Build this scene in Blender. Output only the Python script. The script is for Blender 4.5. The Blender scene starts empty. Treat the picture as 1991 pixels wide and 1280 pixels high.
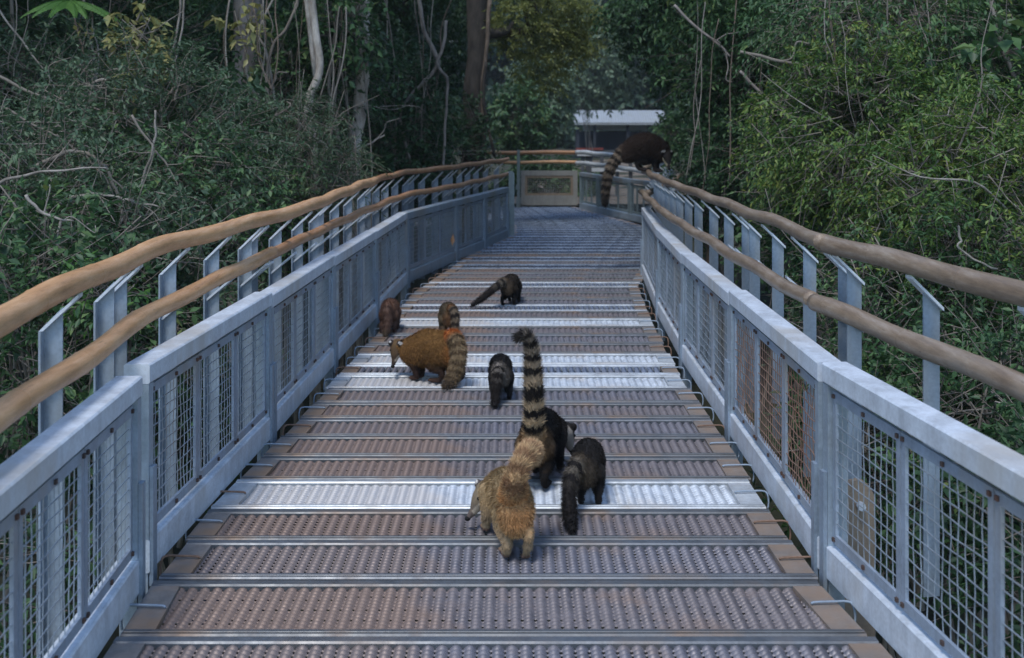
import bpy, bmesh, math, random
import numpy as np
from mathutils import Vector, Matrix
random.seed(7)
rng = np.random.default_rng(11)
R = math.radians
scene = bpy.context.scene
COL = scene.collection
# ------------------------------------------------------------------ camera, sky, sun, exposure
F, H, YH, CX = 2200.0, 1.7, 240.0, 995.5
cam_d = bpy.data.cameras.new('camera'); cam = bpy.data.objects.new('camera', cam_d); COL.objects.link(cam)
cam.location = (0, 0, H); cam.rotation_euler = (R(90), 0, 0)
cam_d.sensor_width = 36; cam_d.lens = 36*F/1991; cam_d.shift_y = -(640-YH)/1991
cam_d.clip_start = .1; cam_d.clip_end = 2000
cam_d.dof.use_dof = True; cam_d.dof.focus_distance = 5.6; cam_d.dof.aperture_fstop = 3.6
scene.camera = cam
SUN_EL, SUN_AZ = 62, 205
w = bpy.data.worlds.new('World'); scene.world = w; w.use_nodes = True
nt = w.node_tree; nt.nodes.clear()
sky = nt.nodes.new('ShaderNodeTexSky'); sky.sky_type = 'NISHITA'; sky.sun_disc = False
sky.sun_elevation = R(SUN_EL); sky.sun_rotation = R(SUN_AZ); sky.air_density = 1.0; sky.dust_density = 0.4; sky.ozone_density = 1.3
bg = nt.nodes.new('ShaderNodeBackground'); bg.inputs[1].default_value = .125
wo = nt.nodes.new('ShaderNodeOutputWorld')
nt.links.new(sky.outputs[0], bg.inputs[0]); nt.links.new(bg.outputs[0], wo.inputs[0])
sl = bpy.data.lights.new('sun', 'SUN'); sl.energy = 1.15; sl.angle = R(14); sl.color = (1, .965, .92)
so = bpy.data.objects.new('sun', sl); COL.objects.link(so)
az = R(SUN_AZ); dvec = Vector((math.sin(az)*math.cos(R(SUN_EL)), math.cos(az)*math.cos(R(SUN_EL)), math.sin(R(SUN_EL))))
so.rotation_euler = dvec.to_track_quat('Z', 'Y').to_euler(); so.location = (0, 0, 30)
vs = scene.view_settings; vs.view_transform = 'Standard'; vs.look = 'None'; vs.exposure = .95; vs.gamma = 1
# ------------------------------------------------------------------ helpers
def at(x, y, z=0.0):
    D = (H-z)*F/(y-YH); return Vector(((x-CX)*D/F, D, z))
def atD(x, y, D): return Vector(((x-CX)*D/F, D, H-(y-YH)*D/F))
def tag(o, label=None, cat=None, group=None, kind=None):
    if label: o['label'] = label
    if cat: o['category'] = cat
    if group: o['group'] = group
    if kind: o['kind'] = kind
    return o
def empty(name, loc):
    o = bpy.data.objects.new(name, None); COL.objects.link(o); o.location = loc; o.empty_display_size = .1
    return o
def wloc(o):
    v = Vector((0, 0, 0))
    while o: v += o.location; o = o.parent
    return v
class MB:
    def __init__(s): s.v = []; s.f = []; s.m = []
    def add(s, vs_, fs, m=0):
        b = len(s.v); s.v += [tuple(p) for p in vs_]; s.f += [tuple(i+b for i in f) for f in fs]; s.m += [m]*len(fs)
    def obox(s, o, u, n, a, b, c, m=0, ch=0.0):
        o = Vector(o); u = Vector(u); n = Vector(n); zz = Vector((0, 0, 1))
        if ch <= 0:
            P = [o+u*i+n*j+zz*k for k in c for j in b for i in a]
            s.add(P, [(0,2,3,1),(4,5,7,6),(0,1,5,4),(2,6,7,3),(0,4,6,2),(1,3,7,5)], m)
        else:   # chamfered section along u
            b0, b1 = b; c0, c1 = c
            sec = [(b0+ch,c0),(b1-ch,c0),(b1,c0+ch),(b1,c1-ch),(b1-ch,c1),(b0+ch,c1),(b0,c1-ch),(b0,c0+ch)]
            P = [o+u*i+n*j+zz*k for i in a for (j, k) in sec]
            fs = [tuple(range(8)), tuple(range(15, 7, -1))]+[(i, i+8, (i+1) % 8+8, (i+1) % 8) for i in range(8)]
            s.add(P, fs, m)
    def box(s, lo, hi, m=0): s.obox((0,0,0), (1,0,0), (0,1,0), (lo[0],hi[0]), (lo[1],hi[1]), (lo[2],hi[2]), m)
    def tube(s, pts, rad, seg=6, m=0, cap=True, ringm=None):
        pts = [Vector(p) for p in pts]; n = len(pts)
        if not hasattr(rad, '__len__'): rad = [rad]*n
        t0 = (pts[1]-pts[0]).normalized()
        a = t0.orthogonal().normalized(); P = []
        for i in range(n):
            t = (pts[min(i+1, n-1)]-pts[max(i-1, 0)]).normalized()
            a = (a-t*a.dot(t)); a = a.normalized() if a.length > 1e-6 else t.orthogonal().normalized()
            b = t.cross(a)
            for k in range(seg):
                th = 2*math.pi*k/seg; P.append(pts[i]+(a*math.cos(th)+b*math.sin(th))*rad[i])
        base = len(s.v); s.v += [tuple(p) for p in P]
        for i in range(n-1):
            mm = m if ringm is None else ringm[i]
            for k in range(seg):
                k2 = (k+1) % seg
                s.f.append((base+i*seg+k, base+i*seg+k2, base+(i+1)*seg+k2, base+(i+1)*seg+k)); s.m.append(mm)
        if cap:
            s.f.append(tuple(base+k for k in reversed(range(seg)))); s.m.append(m)
            s.f.append(tuple(base+(n-1)*seg+k for k in range(seg))); s.m.append(m)
    def prism(s, poly, o, ax, up, nn, t, m=0):    # polygon in (ax,up) plane, thickness t along nn
        o = Vector(o); ax = Vector(ax); up = Vector(up); nn = Vector(nn); k = len(poly)
        P = [o+ax*a+up*b+nn*d for d in (-t/2, t/2) for (a, b) in poly]
        s.add(P, [tuple(range(k)), tuple(range(2*k-1, k-1, -1))]+[(i, i+k, (i+1) % k+k, (i+1) % k) for i in range(k)], m)
    def ball(s, c, r, m=0, seg=10, rings=7, sc=(1,1,1)):
        c = Vector(c); P = [c+Vector((0,0,r*sc[2]))]
        for i in range(1, rings):
            ph = math.pi*i/rings
            for k in range(seg):
                th = 2*math.pi*k/seg
                P.append(c+Vector((math.sin(ph)*math.cos(th)*r*sc[0], math.sin(ph)*math.sin(th)*r*sc[1], math.cos(ph)*r*sc[2])))
        P.append(c-Vector((0,0,r*sc[2]))); fs = []
        for k in range(seg): fs.append((0, 1+k, 1+(k+1) % seg))
        for i in range(rings-2):
            for k in range(seg):
                a = 1+i*seg+k; b = 1+i*seg+(k+1) % seg; fs.append((a, a+seg, b+seg, b))
        L = len(P)-1
        for k in range(seg): fs.append((L, L-seg+(k+1) % seg, L-seg+k))
        s.add(P, fs, m)
    def build(s, name, mat, parent=None, smooth=False):
        me = bpy.data.meshes.new(name); off = wloc(parent) if parent else Vector((0,0,0))
        me.from_pydata([(p[0]-off.x, p[1]-off.y, p[2]-off.z) for p in s.v], [], s.f)
        mats = mat if isinstance(mat, (list, tuple)) else [mat]
        for m_ in mats: me.materials.append(m_)
        if len(mats) > 1: me.polygons.foreach_set('material_index', s.m)
        bm = bmesh.new(); bm.from_mesh(me); bmesh.ops.recalc_face_normals(bm, faces=bm.faces); bm.to_mesh(me); bm.free()
        if smooth: me.polygons.foreach_set('use_smooth', [True]*len(me.polygons))
        me.update(); o = bpy.data.objects.new(name, me); COL.objects.link(o)
        if parent: o.parent = parent
        return o
def np_mesh(name, V, Fc, mat, parent=None, colors=None, smooth=False):
    """V (n,3), Fc (m,k) constant polygon size"""
    me = bpy.data.meshes.new(name); V = np.asarray(V, dtype=np.float32); Fc = np.asarray(Fc, dtype=np.int32)
    if parent:
        off = wloc(parent); V = V-np.array(off, dtype=np.float32)
    me.vertices.add(len(V)); me.vertices.foreach_set('co', V.ravel())
    k = Fc.shape[1]; me.loops.add(Fc.size); me.loops.foreach_set('vertex_index', Fc.ravel())
    me.polygons.add(len(Fc)); me.polygons.foreach_set('loop_start', np.arange(0, Fc.size, k, dtype=np.int32))
    me.polygons.foreach_set('loop_total', np.full(len(Fc), k, dtype=np.int32))
    if smooth: me.polygons.foreach_set('use_smooth', np.ones(len(Fc), dtype=bool))
    me.materials.append(mat); me.update(calc_edges=True)
    if colors is not None:
        ca = me.color_attributes.new('Col', 'FLOAT_COLOR', 'POINT')
        ca.data.foreach_set('color', np.concatenate([colors, np.ones((len(colors), 1))], axis=1).astype(np.float32).ravel())
    o = bpy.data.objects.new(name, me); COL.objects.link(o)
    if parent: o.parent = parent
    return o
def crom(P, n=8):
    P = [Vector(p) for p in P]; out = []
    Q = [P[0]*2-P[1]]+P+[P[-1]*2-P[-2]]
    for i in range(1, len(Q)-2):
        for k in range(n):
            t = k/n; a, b, c, d = Q[i-1:i+3]
            out.append(.5*((2*b)+(c-a)*t+(2*a-5*b+4*c-d)*t*t+(-a+3*b-3*c+d)*t**3))
    out.append(P[-1]); return out
def resample(P, step):
    out = [P[0]]; acc = 0
    for a, b in zip(P[:-1], P[1:]):
        L = (b-a).length; 
        if L < 1e-9: continue
        t = step-acc
        while t <= L: out.append(a+(b-a)*(t/L)); t += step
        acc = L-(t-step)
    return out
# ------------------------------------------------------------------ materials
def ramp(nt, stops, fac):
    r = nt.nodes.new('ShaderNodeValToRGB'); e = r.color_ramp.elements
    while len(e) > 1: e.remove(e[-1])
    e[0].position = stops[0][0]; e[0].color = (*stops[0][1], 1)
    for p, c in stops[1:]:
        q = e.new(p); q.color = (*c, 1)
    nt.links.new(fac, r.inputs[0]); return r.outputs[0]
def noise(nt, scale, detail=4, rough=.6, vec=None, stretch=None, coord='Object'):
    tc = nt.nodes.new('ShaderNodeTexCoord'); v = tc.outputs[coord]
    if stretch:
        mp = nt.nodes.new('ShaderNodeMapping'); mp.inputs['Scale'].default_value = stretch; nt.links.new(v, mp.inputs[0]); v = mp.outputs[0]
    n = nt.nodes.new('ShaderNodeTexNoise'); n.inputs['Scale'].default_value = scale; n.inputs['Detail'].default_value = detail; n.inputs['Roughness'].default_value = rough
    nt.links.new(v, n.inputs['Vector']); return n.outputs[0]
def mixc(nt, fac, a, b, mode='MIX'):
    m = nt.nodes.new('ShaderNodeMix'); m.data_type = 'RGBA'; m.blend_type = mode
    for i, v in ((0, fac), (6, a), (7, b)):
        if isinstance(v, (int, float)): m.inputs[i].default_value = v
        elif isinstance(v, tuple): m.inputs[i].default_value = (*v, 1)
        else: nt.links.new(v, m.inputs[i])
    return m.outputs[2]
def newmat(name):
    m = bpy.data.materials.new(name); m.use_nodes = True; return m, m.node_tree, m.node_tree.nodes['Principled BSDF']
def bump(nt, b, h, s=.2, d=.01):
    bp = nt.nodes.new('ShaderNodeBump'); bp.inputs['Strength'].default_value = s; bp.inputs['Distance'].default_value = d
    nt.links.new(h, bp.inputs['Height']); nt.links.new(bp.outputs[0], b.inputs['Normal'])
def galv(name, base, dirt, metallic=.35, rough=.45, dirtlo=.5, dirthi=.75, var=.12, grad=0):
    m, nt, b = newmat(name)
    n1 = noise(nt, 9, 5, .65, coord='Object'); n2 = noise(nt, 2.3, 4, .6, stretch=(1, 1, .35))
    lo = tuple(c*(1-var*1.6) for c in base); hi = tuple(min(1, c*(1+var)) for c in base)
    c1 = ramp(nt, [(.35, lo), (.65, hi)], n1)
    sp = noise(nt, 70, 2, .5); c1 = mixc(nt, .25, c1, ramp(nt, [(.35, tuple(c*.6 for c in base)), (.65, hi)], sp))
    if grad:
        tc = nt.nodes.new('ShaderNodeTexCoord'); sx = nt.nodes.new('ShaderNodeSeparateXYZ'); nt.links.new(tc.outputs['Object'], sx.inputs[0])
        mr = nt.nodes.new('ShaderNodeMapRange'); mr.inputs[1].default_value = 0; mr.inputs[2].default_value = -1.1; mr.inputs[3].default_value = -.08; mr.inputs[4].default_value = grad
        nt.links.new(sx.outputs[0], mr.inputs[0]); ad = nt.nodes.new('ShaderNodeMath'); ad.operation = 'ADD'; nt.links.new(n2, ad.inputs[0]); nt.links.new(mr.outputs[0], ad.inputs[1]); n2 = ad.outputs[0]
    fac = ramp(nt, [(dirtlo, (0,0,0)), (dirthi, (1,1,1))], n2)
    dr = noise(nt, 14, 4, .6, stretch=(1, 1, .12)); c1 = mixc(nt, ramp(nt, [(.5, (0,0,0)), (.75, (.45,.45,.45))], dr), c1, tuple(c*.55 for c in base)); c2 = mixc(nt, fac, c1, dirt); nt.links.new(c2, b.inputs['Base Color'])
    b.inputs['Metallic'].default_value = metallic
    nt.links.new(ramp(nt, [(.3, (rough-.1,)*3), (.7, (rough+.15,)*3)], n1), b.inputs['Roughness'])
    bump(nt, b, noise(nt, 40, 4, .6), .12, .004)
    return m
M = {}
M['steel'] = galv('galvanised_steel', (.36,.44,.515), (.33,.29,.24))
M['steel_light'] = galv('skylit_top_steel', (.66,.72,.79), (.50,.47,.42), .15, .45, .52, .76)  # paler base colour carries the skylight falling on the top rails
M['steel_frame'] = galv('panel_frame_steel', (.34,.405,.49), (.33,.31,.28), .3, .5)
M['wire'] = galv('wire_steel', (.36,.42,.48), (.3,.26,.22), .4, .45)
M['wire_rust'] = galv('rusty_wire', (.30,.19,.14), (.22,.10,.06), .2, .7)
M['post'] = galv('post_steel', (.31,.385,.47), (.33,.32,.28), .35, .5)
M['bolt'] = galv('rusty_bolt', (.10,.07,.06), (.16,.07,.04), .3, .7)
M['farsteel'] = galv('far_steel', (.27,.34,.36), (.2,.22,.2), .3, .5)
M['gate'] = galv('gate_wood', (.34,.34,.32), (.24,.23,.2), 0, .8)
M['tan'] = galv('tan_steel', (.33,.26,.19), (.2,.14,.1), .1, .8)
M['dark'] = galv('dark_beam', (.10,.11,.12), (.07,.05,.04), .1, .7)
def plankmats(i, base, dirt, rough=.38, met=.55):
    return galv('grating_metal_%s' % i, base, dirt, met, rough, .42, .62, .15, grad=.35)
PM = {'w': (plankmats('white', (.56,.61,.66), (.52,.50,.48), .45, .35), galv('frame_white', (.50,.54,.57), (.40,.36,.32), .4, .4)),
      'b': (plankmats('brown', (.165,.148,.155), (.20,.145,.12), .5, .35), galv('frame_brown', (.135,.145,.155), (.21,.15,.11), .4, .45, .5, .7)),
      'g': (plankmats('grey', (.165,.162,.185), (.19,.155,.145), .48, .4), galv('frame_grey', (.15,.165,.185), (.2,.16,.13), .4, .42)),
      'd': (plankmats('dark', (.03,.042,.075), (.035,.04,.05), .6, 0), galv('frame_far_glint', (.24,.30,.39), (.14,.16,.2), .6, .28)),  # far frame colour kept lighter to paint the glint along its lips
      's': (plankmats('slate', (.14,.17,.23), (.15,.14,.15), .42, .5), galv('frame_slate_glint', (.52,.57,.62), (.34,.33,.33), .35, .35))}  # pale frame colour stands in for glinting frame lips
M['endplate'] = galv('end_plate', (.26,.24,.225), (.31,.21,.14), .25, .6, .4, .6)
M['endwhite'] = galv('end_plate_white', (.56,.60,.63), (.42,.37,.32), .3, .5)
def bamboo(name, a, b_, c):
    m, nt, b = newmat(name)
    n1 = noise(nt, 3.0, 5, .6, coord='Object'); n2 = noise(nt, 30, 7, .75, stretch=(1, .10, 1))
    c1 = ramp(nt, [(.3, a), (.5, b_), (.72, c)], n1)
    c2 = mixc(nt, .55, c1, ramp(nt, [(.32, tuple(x*.5 for x in a)), (.5, b_), (.68, tuple(min(1, x*1.25) for x in c))], n2))
    n3 = noise(nt, 45, 5, .7, stretch=(1.4, .12, 1.4)); sp = ramp(nt, [(.27, (.8,.8,.8)), (.37, (0,0,0))], n3)
    c2 = mixc(nt, sp, c2, tuple(x*.35 for x in a))
    nt.links.new(c2, b.inputs['Base Color']); b.inputs['Roughness'].default_value = .42
    bump(nt, b, n2, .5, .005); return m
M['bam_l'] = bamboo('bamboo_warm', (.48,.235,.10), (.62,.345,.165), (.66,.43,.25))
M['bam_r'] = bamboo('bamboo_grey', (.15,.105,.075), (.24,.175,.12), (.34,.285,.23))
M['bam_o'] = bamboo('bamboo_orange', (.42,.20,.09), (.48,.25,.12), (.46,.29,.18))
M['bam_w'] = bamboo('pale_rail', (.45,.48,.50), (.55,.58,.60), (.62,.66,.68))
M['bam_node'] = bamboo('bamboo_node', (.15,.09,.06), (.20,.12,.08), (.26,.17,.12))
def leafmat(name, cols, rough=.5, trans=.3, clump=1.2):
    m, nt, b = newmat(name); g = nt.nodes.new('ShaderNodeNewGeometry')
    n = noise(nt, clump, 2, .5)
    mx = nt.nodes.new('ShaderNodeMath'); mx.operation = 'MULTIPLY_ADD'; nt.links.new(n, mx.inputs[0]); mx.inputs[1].default_value = 1.1; mx.inputs[2].default_value = -.3
    ad = nt.nodes.new('ShaderNodeMath'); ad.operation = 'ADD'; nt.links.new(mx.outputs[0], ad.inputs[0])
    sc = nt.nodes.new('ShaderNodeMath'); sc.operation = 'MULTIPLY_ADD'; nt.links.new(g.outputs['Random Per Island'], sc.inputs[0]); sc.inputs[1].default_value = .6; sc.inputs[2].default_value = -.05
    nt.links.new(sc.outputs[0], ad.inputs[1])
    k = len(cols); c = ramp(nt, [(i/(k-1), col) for i, col in enumerate(cols)], ad.outputs[0])
    nt.links.new(c, b.inputs['Base Color']); b.inputs['Roughness'].default_value = rough
    t = nt.nodes.new('ShaderNodeBsdfTranslucent'); nt.links.new(c, t.inputs[0])
    ms = nt.nodes.new('ShaderNodeMixShader'); ms.inputs[0].default_value = trans
    out = nt.nodes['Material Output']; nt.links.new(b.outputs[0], ms.inputs[1]); nt.links.new(t.outputs[0], ms.inputs[2]); nt.links.new(ms.outputs[0], out.inputs[0])
    return m
LM = {'yellowing': leafmat('leaf_yellowing', [(.16,.20,.06), (.28,.28,.10), (.36,.33,.14)]),
      'dark': leafmat('leaf_dark', [(0.022,0.054,0.023), (0.039,0.089,0.037), (0.055,0.122,0.048), (0.083,0.166,0.064)]),
      'mid': leafmat('leaf_mid', [(.012,.024,.012), (0.028,0.065,0.026), (0.051,0.115,0.044), (0.071,0.158,0.058), (0.122,0.222,0.078), (0.203,0.234,0.069)]),
      'grey': leafmat('leaf_greygreen', [(0.037,0.073,0.039), (0.064,0.115,0.061), (0.091,0.156,0.083), (0.136,0.209,0.105)]),
      'yellow': leafmat('leaf_yellow', [(0.018,0.037,0.014), (0.038,0.088,0.025), (0.074,0.154,0.034), (0.119,0.209,0.041), (0.184,0.241,0.050), (0.276,0.285,0.058)]),
      'bright': leafmat('leaf_bright', [(.05,.13,.025), (.08,.19,.035), (.11,.25,.045)]),
      'olive': leafmat('leaf_olive', [(.11,.15,.05), (.20,.24,.07), (.29,.32,.10), (.36,.36,.13)], trans=.5),
      'sage': leafmat('leaf_sage', [(.09,.15,.09), (.14,.21,.125), (.20,.27,.17), (.26,.31,.2)]),
      'far': leafmat('leaf_far', [(.035,.07,.045), (.06,.11,.065), (.09,.15,.085)], clump=.12)}
def bark(name, a, b_, sc=8):
    m, nt, b = newmat(name); n1 = noise(nt, sc, 6, .7, stretch=(1, 1, .4))
    nt.links.new(ramp(nt, [(.35, a), (.62, b_)], n1), b.inputs['Base Color']); b.inputs['Roughness'].default_value = .85
    bump(nt, b, noise(nt, 30, 5, .7, stretch=(1, 1, .3)), .5, .02); return m
BM = {'bone': bark('bark_bone', (.15,.13,.11), (.36,.33,.29), 9), 'pale': bark('bark_pale', (.20,.165,.135), (.58,.54,.48), 7), 'brown': bark('bark_brown', (.09,.07,.055), (.22,.17,.13)),
      'dark': bark('bark_dark', (.025,.022,.02), (.07,.06,.05)), 'twig': bark('bark_twig', (.12,.10,.085), (.27,.24,.2), 3),
      'grey': bark('bark_grey', (.12,.105,.095), (.33,.29,.26), 6)}
# ------------------------------------------------------------------ ground
def terr(x, y):
    base = -1.5+1.5*np.clip((y-19)/8, 0, 1)
    base = base+.55*np.clip((np.abs(x)-2)/5, 0, 1)*(1-np.clip((y-19)/8, 0, 1))+.05*np.sin(x*1.7+y*.9)+.04*np.sin(y*2.3-x)
    return base+32*np.clip((y-88)/90, 0, 1)**1.1+8*np.clip((np.abs(x)-60)/200, 0, 1)
gx = np.concatenate([np.linspace(-200, -45, 10), np.linspace(-40, 40, 120), np.linspace(45, 200, 10)])
gy = np.concatenate([np.linspace(-60, -6, 6), np.linspace(-5, 60, 110), np.linspace(65, 300, 30)])
GX, GY = np.meshgrid(gx, gy); GZ = terr(GX, GY); nx = len(gx)
idx = np.arange(GX.size).reshape(GX.shape)
FQ = np.stack([idx[:-1,:-1], idx[:-1,1:], idx[1:,1:], idx[1:,:-1]], -1).reshape(-1, 4)
m, nt, b = newmat('forest_soil'); nt.links.new(ramp(nt, [(.35, (.018,.022,.014)), (.55, (.04,.045,.025)), (.7, (.07,.055,.035))], noise(nt, 3, 8, .7)), b.inputs['Base Color']); b.inputs['Roughness'].default_value = .95
bump(nt, b, noise(nt, 12, 6, .7), .6, .05)
tag(np_mesh('ground', np.stack([GX, GY, GZ], -1).reshape(-1, 3), FQ, m, smooth=True), kind='structure')
def ground_z(x, y): return float(terr(np.array(float(x)), np.array(float(y))))
# ------------------------------------------------------------------ deck gratings
DL = [(3.0,-1.262),(3.6,-1.287),(4.2,-1.325),(5.0,-1.318),(5.7,-1.268),(6.7,-1.205),(8.3,-1.14),(9.3,-1.07),(11.2,-1.0),(12.0,-.89),(13.5,-.69),(15.5,-.44),(17.1,-.03),(18.9,-.03),(18.95,-2.4),(23,-2.4)]
DR = [(3.0,1.245),(3.6,1.21),(3.9,1.172),(4.3,1.128),(4.7,1.13),(5.4,1.13),(6.1,1.13),(7.3,1.13),(8.1,1.14),(9.3,1.19),(11.7,1.30),(13.8,1.70),(15.6,2.08),(17.2,2.3),(18.7,2.18),(22.9,1.3)]
def lerp(T, d):
    return float(np.interp(d, [a for a, _ in T], [b for _, b in T]))
bounds = [3.34]+[3740/(y-YH) for y in (1240,1130,1053,992,935,890,850,815,785,757,730,710)]
while bounds[-1] < 22.6: bounds.append(bounds[-1]+.375)
kinds = list('gbbbwgbsgswswbsbwbsgbbbssgssgss')
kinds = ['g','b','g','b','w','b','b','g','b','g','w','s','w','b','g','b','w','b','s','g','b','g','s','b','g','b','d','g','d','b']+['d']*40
ORD = ['first','second','third','fourth','fifth','sixth','seventh','eighth','ninth','tenth','eleventh','twelfth','thirteenth','fourteenth','fifteenth','sixteenth','seventeenth','eighteenth','nineteenth','twentieth','twenty-first','twenty-second','twenty-third','twenty-fourth','twenty-fifth','twenty-sixth','twenty-seventh','twenty-eighth','twenty-ninth','thirtieth','thirty-first','thirty-second','thirty-third','thirty-fourth','thirty-fifth','thirty-sixth','thirty-seventh','thirty-eighth','thirty-ninth','fortieth','forty-first','forty-second','forty-third','forty-fourth','forty-fifth','forty-sixth','forty-seventh','forty-eighth','forty-ninth','fiftieth','fifty-first','fifty-second','fifty-third','fifty-fourth','fifty-fifth','fifty-sixth','fifty-seventh','fifty-eighth','fifty-ninth','sixtieth']
KN = {'w': 'pale whitish galvanised', 'b': 'reddish brown weathered', 'g': 'dull mauve grey', 's': 'shiny blue grey', 'd': 'dark slate blue'}
PITCHX, ROW = .0455, .027
def plank(i, d0, d1, k):
    g = .006; a, c = d0+g, d1-g; zt = random.uniform(-.003, .003)
    la, lc = lerp(DL, a), lerp(DL, c); ra, rc = lerp(DR, a), lerp(DR, c)
    if lc-la < -.5: la = lc
    jog = random.uniform(-.012, .012); la += jog; lc += jog; jog = random.uniform(-.012, .012); ra += jog; rc += jog
    L = lambda y: la+(lc-la)*(y-a)/(c-a); Rr = lambda y: ra+(rc-ra)*(y-a)/(c-a)
    root = empty('deck_grating', ((la+ra)/2, a, zt))
    tag(root, '%s steel deck grating plank, %s counted from the near end' % (KN[k], ORD[i]), 'grating', 'grating planks laid across the walkway')
    fw = .046; ew = .105
    mb = MB()
    for (y0, y1) in ((a, a+fw), (c-fw, c)):
        mb.obox((0,0,zt), (1,0,0), (0,1,0), (max(L(y0), L(y1)), min(Rr(y0), Rr(y1))), (y0, y1), (-.035, .010), ch=.006)
        # inner lip step
    mb.obox((0,0,zt), (1,0,0), (0,1,0), (max(L(a), L(a+fw))+.004, min(Rr(a), Rr(a+fw))-.004), (a+.012, a+.024), (.0095, .0145), ch=.002)
    fr = mb.build('frame', PM[k][1], root)
    for sgn in (-1, 1):
        mb = MB(); y0, y1 = a+fw+.001, c-fw-.001; E = L if sgn < 0 else Rr
        x0a, x0c = E(y0), E(y1); x1a, x1c = x0a-sgn*ew, x0c-sgn*ew
        P = [(x0a,y0),(x1a,y0),(x1c,y1),(x0c,y1)]
        mb.prism(P, (0,0,zt-.006), (1,0,0), (0,1,0), (0,0,1), .024)
        mb.build('end_plate', M['endwhite'] if k == 'w' else M['endplate'], root)
        if d0 < 14:
            mb = MB(); ym = (y0+y1)/2+random.uniform(-.02, .02); xe = E(ym); s2 = sgn
            pts = [(xe-s2*.10, ym-.005, zt+.012), (xe-s2*.09, ym, zt+.016), (xe-s2*.02, ym+.004, zt+.017), (xe+s2*.03, ym+.006, zt+.016), (xe+s2*.048, ym+.0, zt+.004), (xe+s2*.052, ym-.01, zt-.03), (xe+s2*.045, ym-.02, zt-.06)]
            mb.tube(crom(pts, 3), .0048, 6); mb.build('clip', M['post'] if random.random() < .55 else M['bam_node'], root, True)
    # expanded metal insert: rows of arched louvres
    y0, y1 = a+fw, c-fw; rows = max(3, int((y1-y0)/ROW)); p = (y1-y0)/rows
    near = d0 < 9; seg = 8 if near else 5
    V = []; Q = []; base = 0; hgt = {'w': .011, 's': .016}.get(k, .014); cut = {'w': .12, 'b': .26, 'g': .28, 's': .5, 'd': .4}[k]
    off0 = random.random()
    for r in range(rows):
        ya = y0+r*p; xl, xr = L(ya)+ew+.001, Rr(ya)-ew-.001
        n = int((xr-xl)/PITCHX*seg); xs = np.linspace(xl, xr, n+1)
        ph = xs/PITCHX+off0; arc = np.abs(np.sin(np.pi*ph))**.8
        top = np.stack([xs, np.full_like(xs, ya+p*1.0), zt-.014+hgt*arc], 1)
        mid = np.stack([xs, ya+p*(.80-.20*arc), zt-.0145+hgt*.62*arc], 1)
        bot = np.stack([xs, ya+p*(.62-.16*arc), zt-.017+.002*arc], 1)
        V += [bot, mid, top]; ii = np.arange(n)
        for q in range(2):
            b0 = base+q*(n+1); kp = ii[(arc[:-1]+arc[1:])/2 > cut*(1 if q else .8)]; Q.append(np.stack([b0+kp, b0+kp+1, b0+kp+1+(n+1), b0+kp+(n+1)], 1))
        base += 3*(n+1)
    np_mesh('expanded_metal', np.concatenate(V), np.concatenate(Q), PM[k][0], root)
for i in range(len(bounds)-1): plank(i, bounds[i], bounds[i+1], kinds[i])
# girders beneath
def girder(name, label, pts, z0, z1, wdt, mat, group=None, cat='beam'):
    mb = MB()
    for p, q in zip(pts[:-1], pts[1:]):
        p = Vector((p[1], p[0], 0)); q = Vector((q[1], q[0], 0)); u = (q-p).normalized(); n = Vector((u.y, -u.x, 0))
        L = (q-p).length
        mb.obox(p, u, n, (0, L), (-wdt/2, wdt/2), (z0, z0+.02)); mb.obox(p, u, n, (0, L), (-wdt/2, wdt/2), (z1-.02, z1)); mb.obox(p, u, n, (0, L), (-.008, .008), (z0+.02, z1-.02))
    return tag(mb.build(name, mat), label, cat, group)
girder('support_girder', 'dark steel girder running beneath the left edge of the deck', [(d, x+.25) for d, x in DL[:13]], -.34, -.042, .12, M['dark'], 'girders under the deck')
girder('support_girder', 'dark steel girder running beneath the right edge of the deck', [(d, x-.25) for d, x in DR], -.34, -.042, .12, M['dark'], 'girders under the deck')
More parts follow.
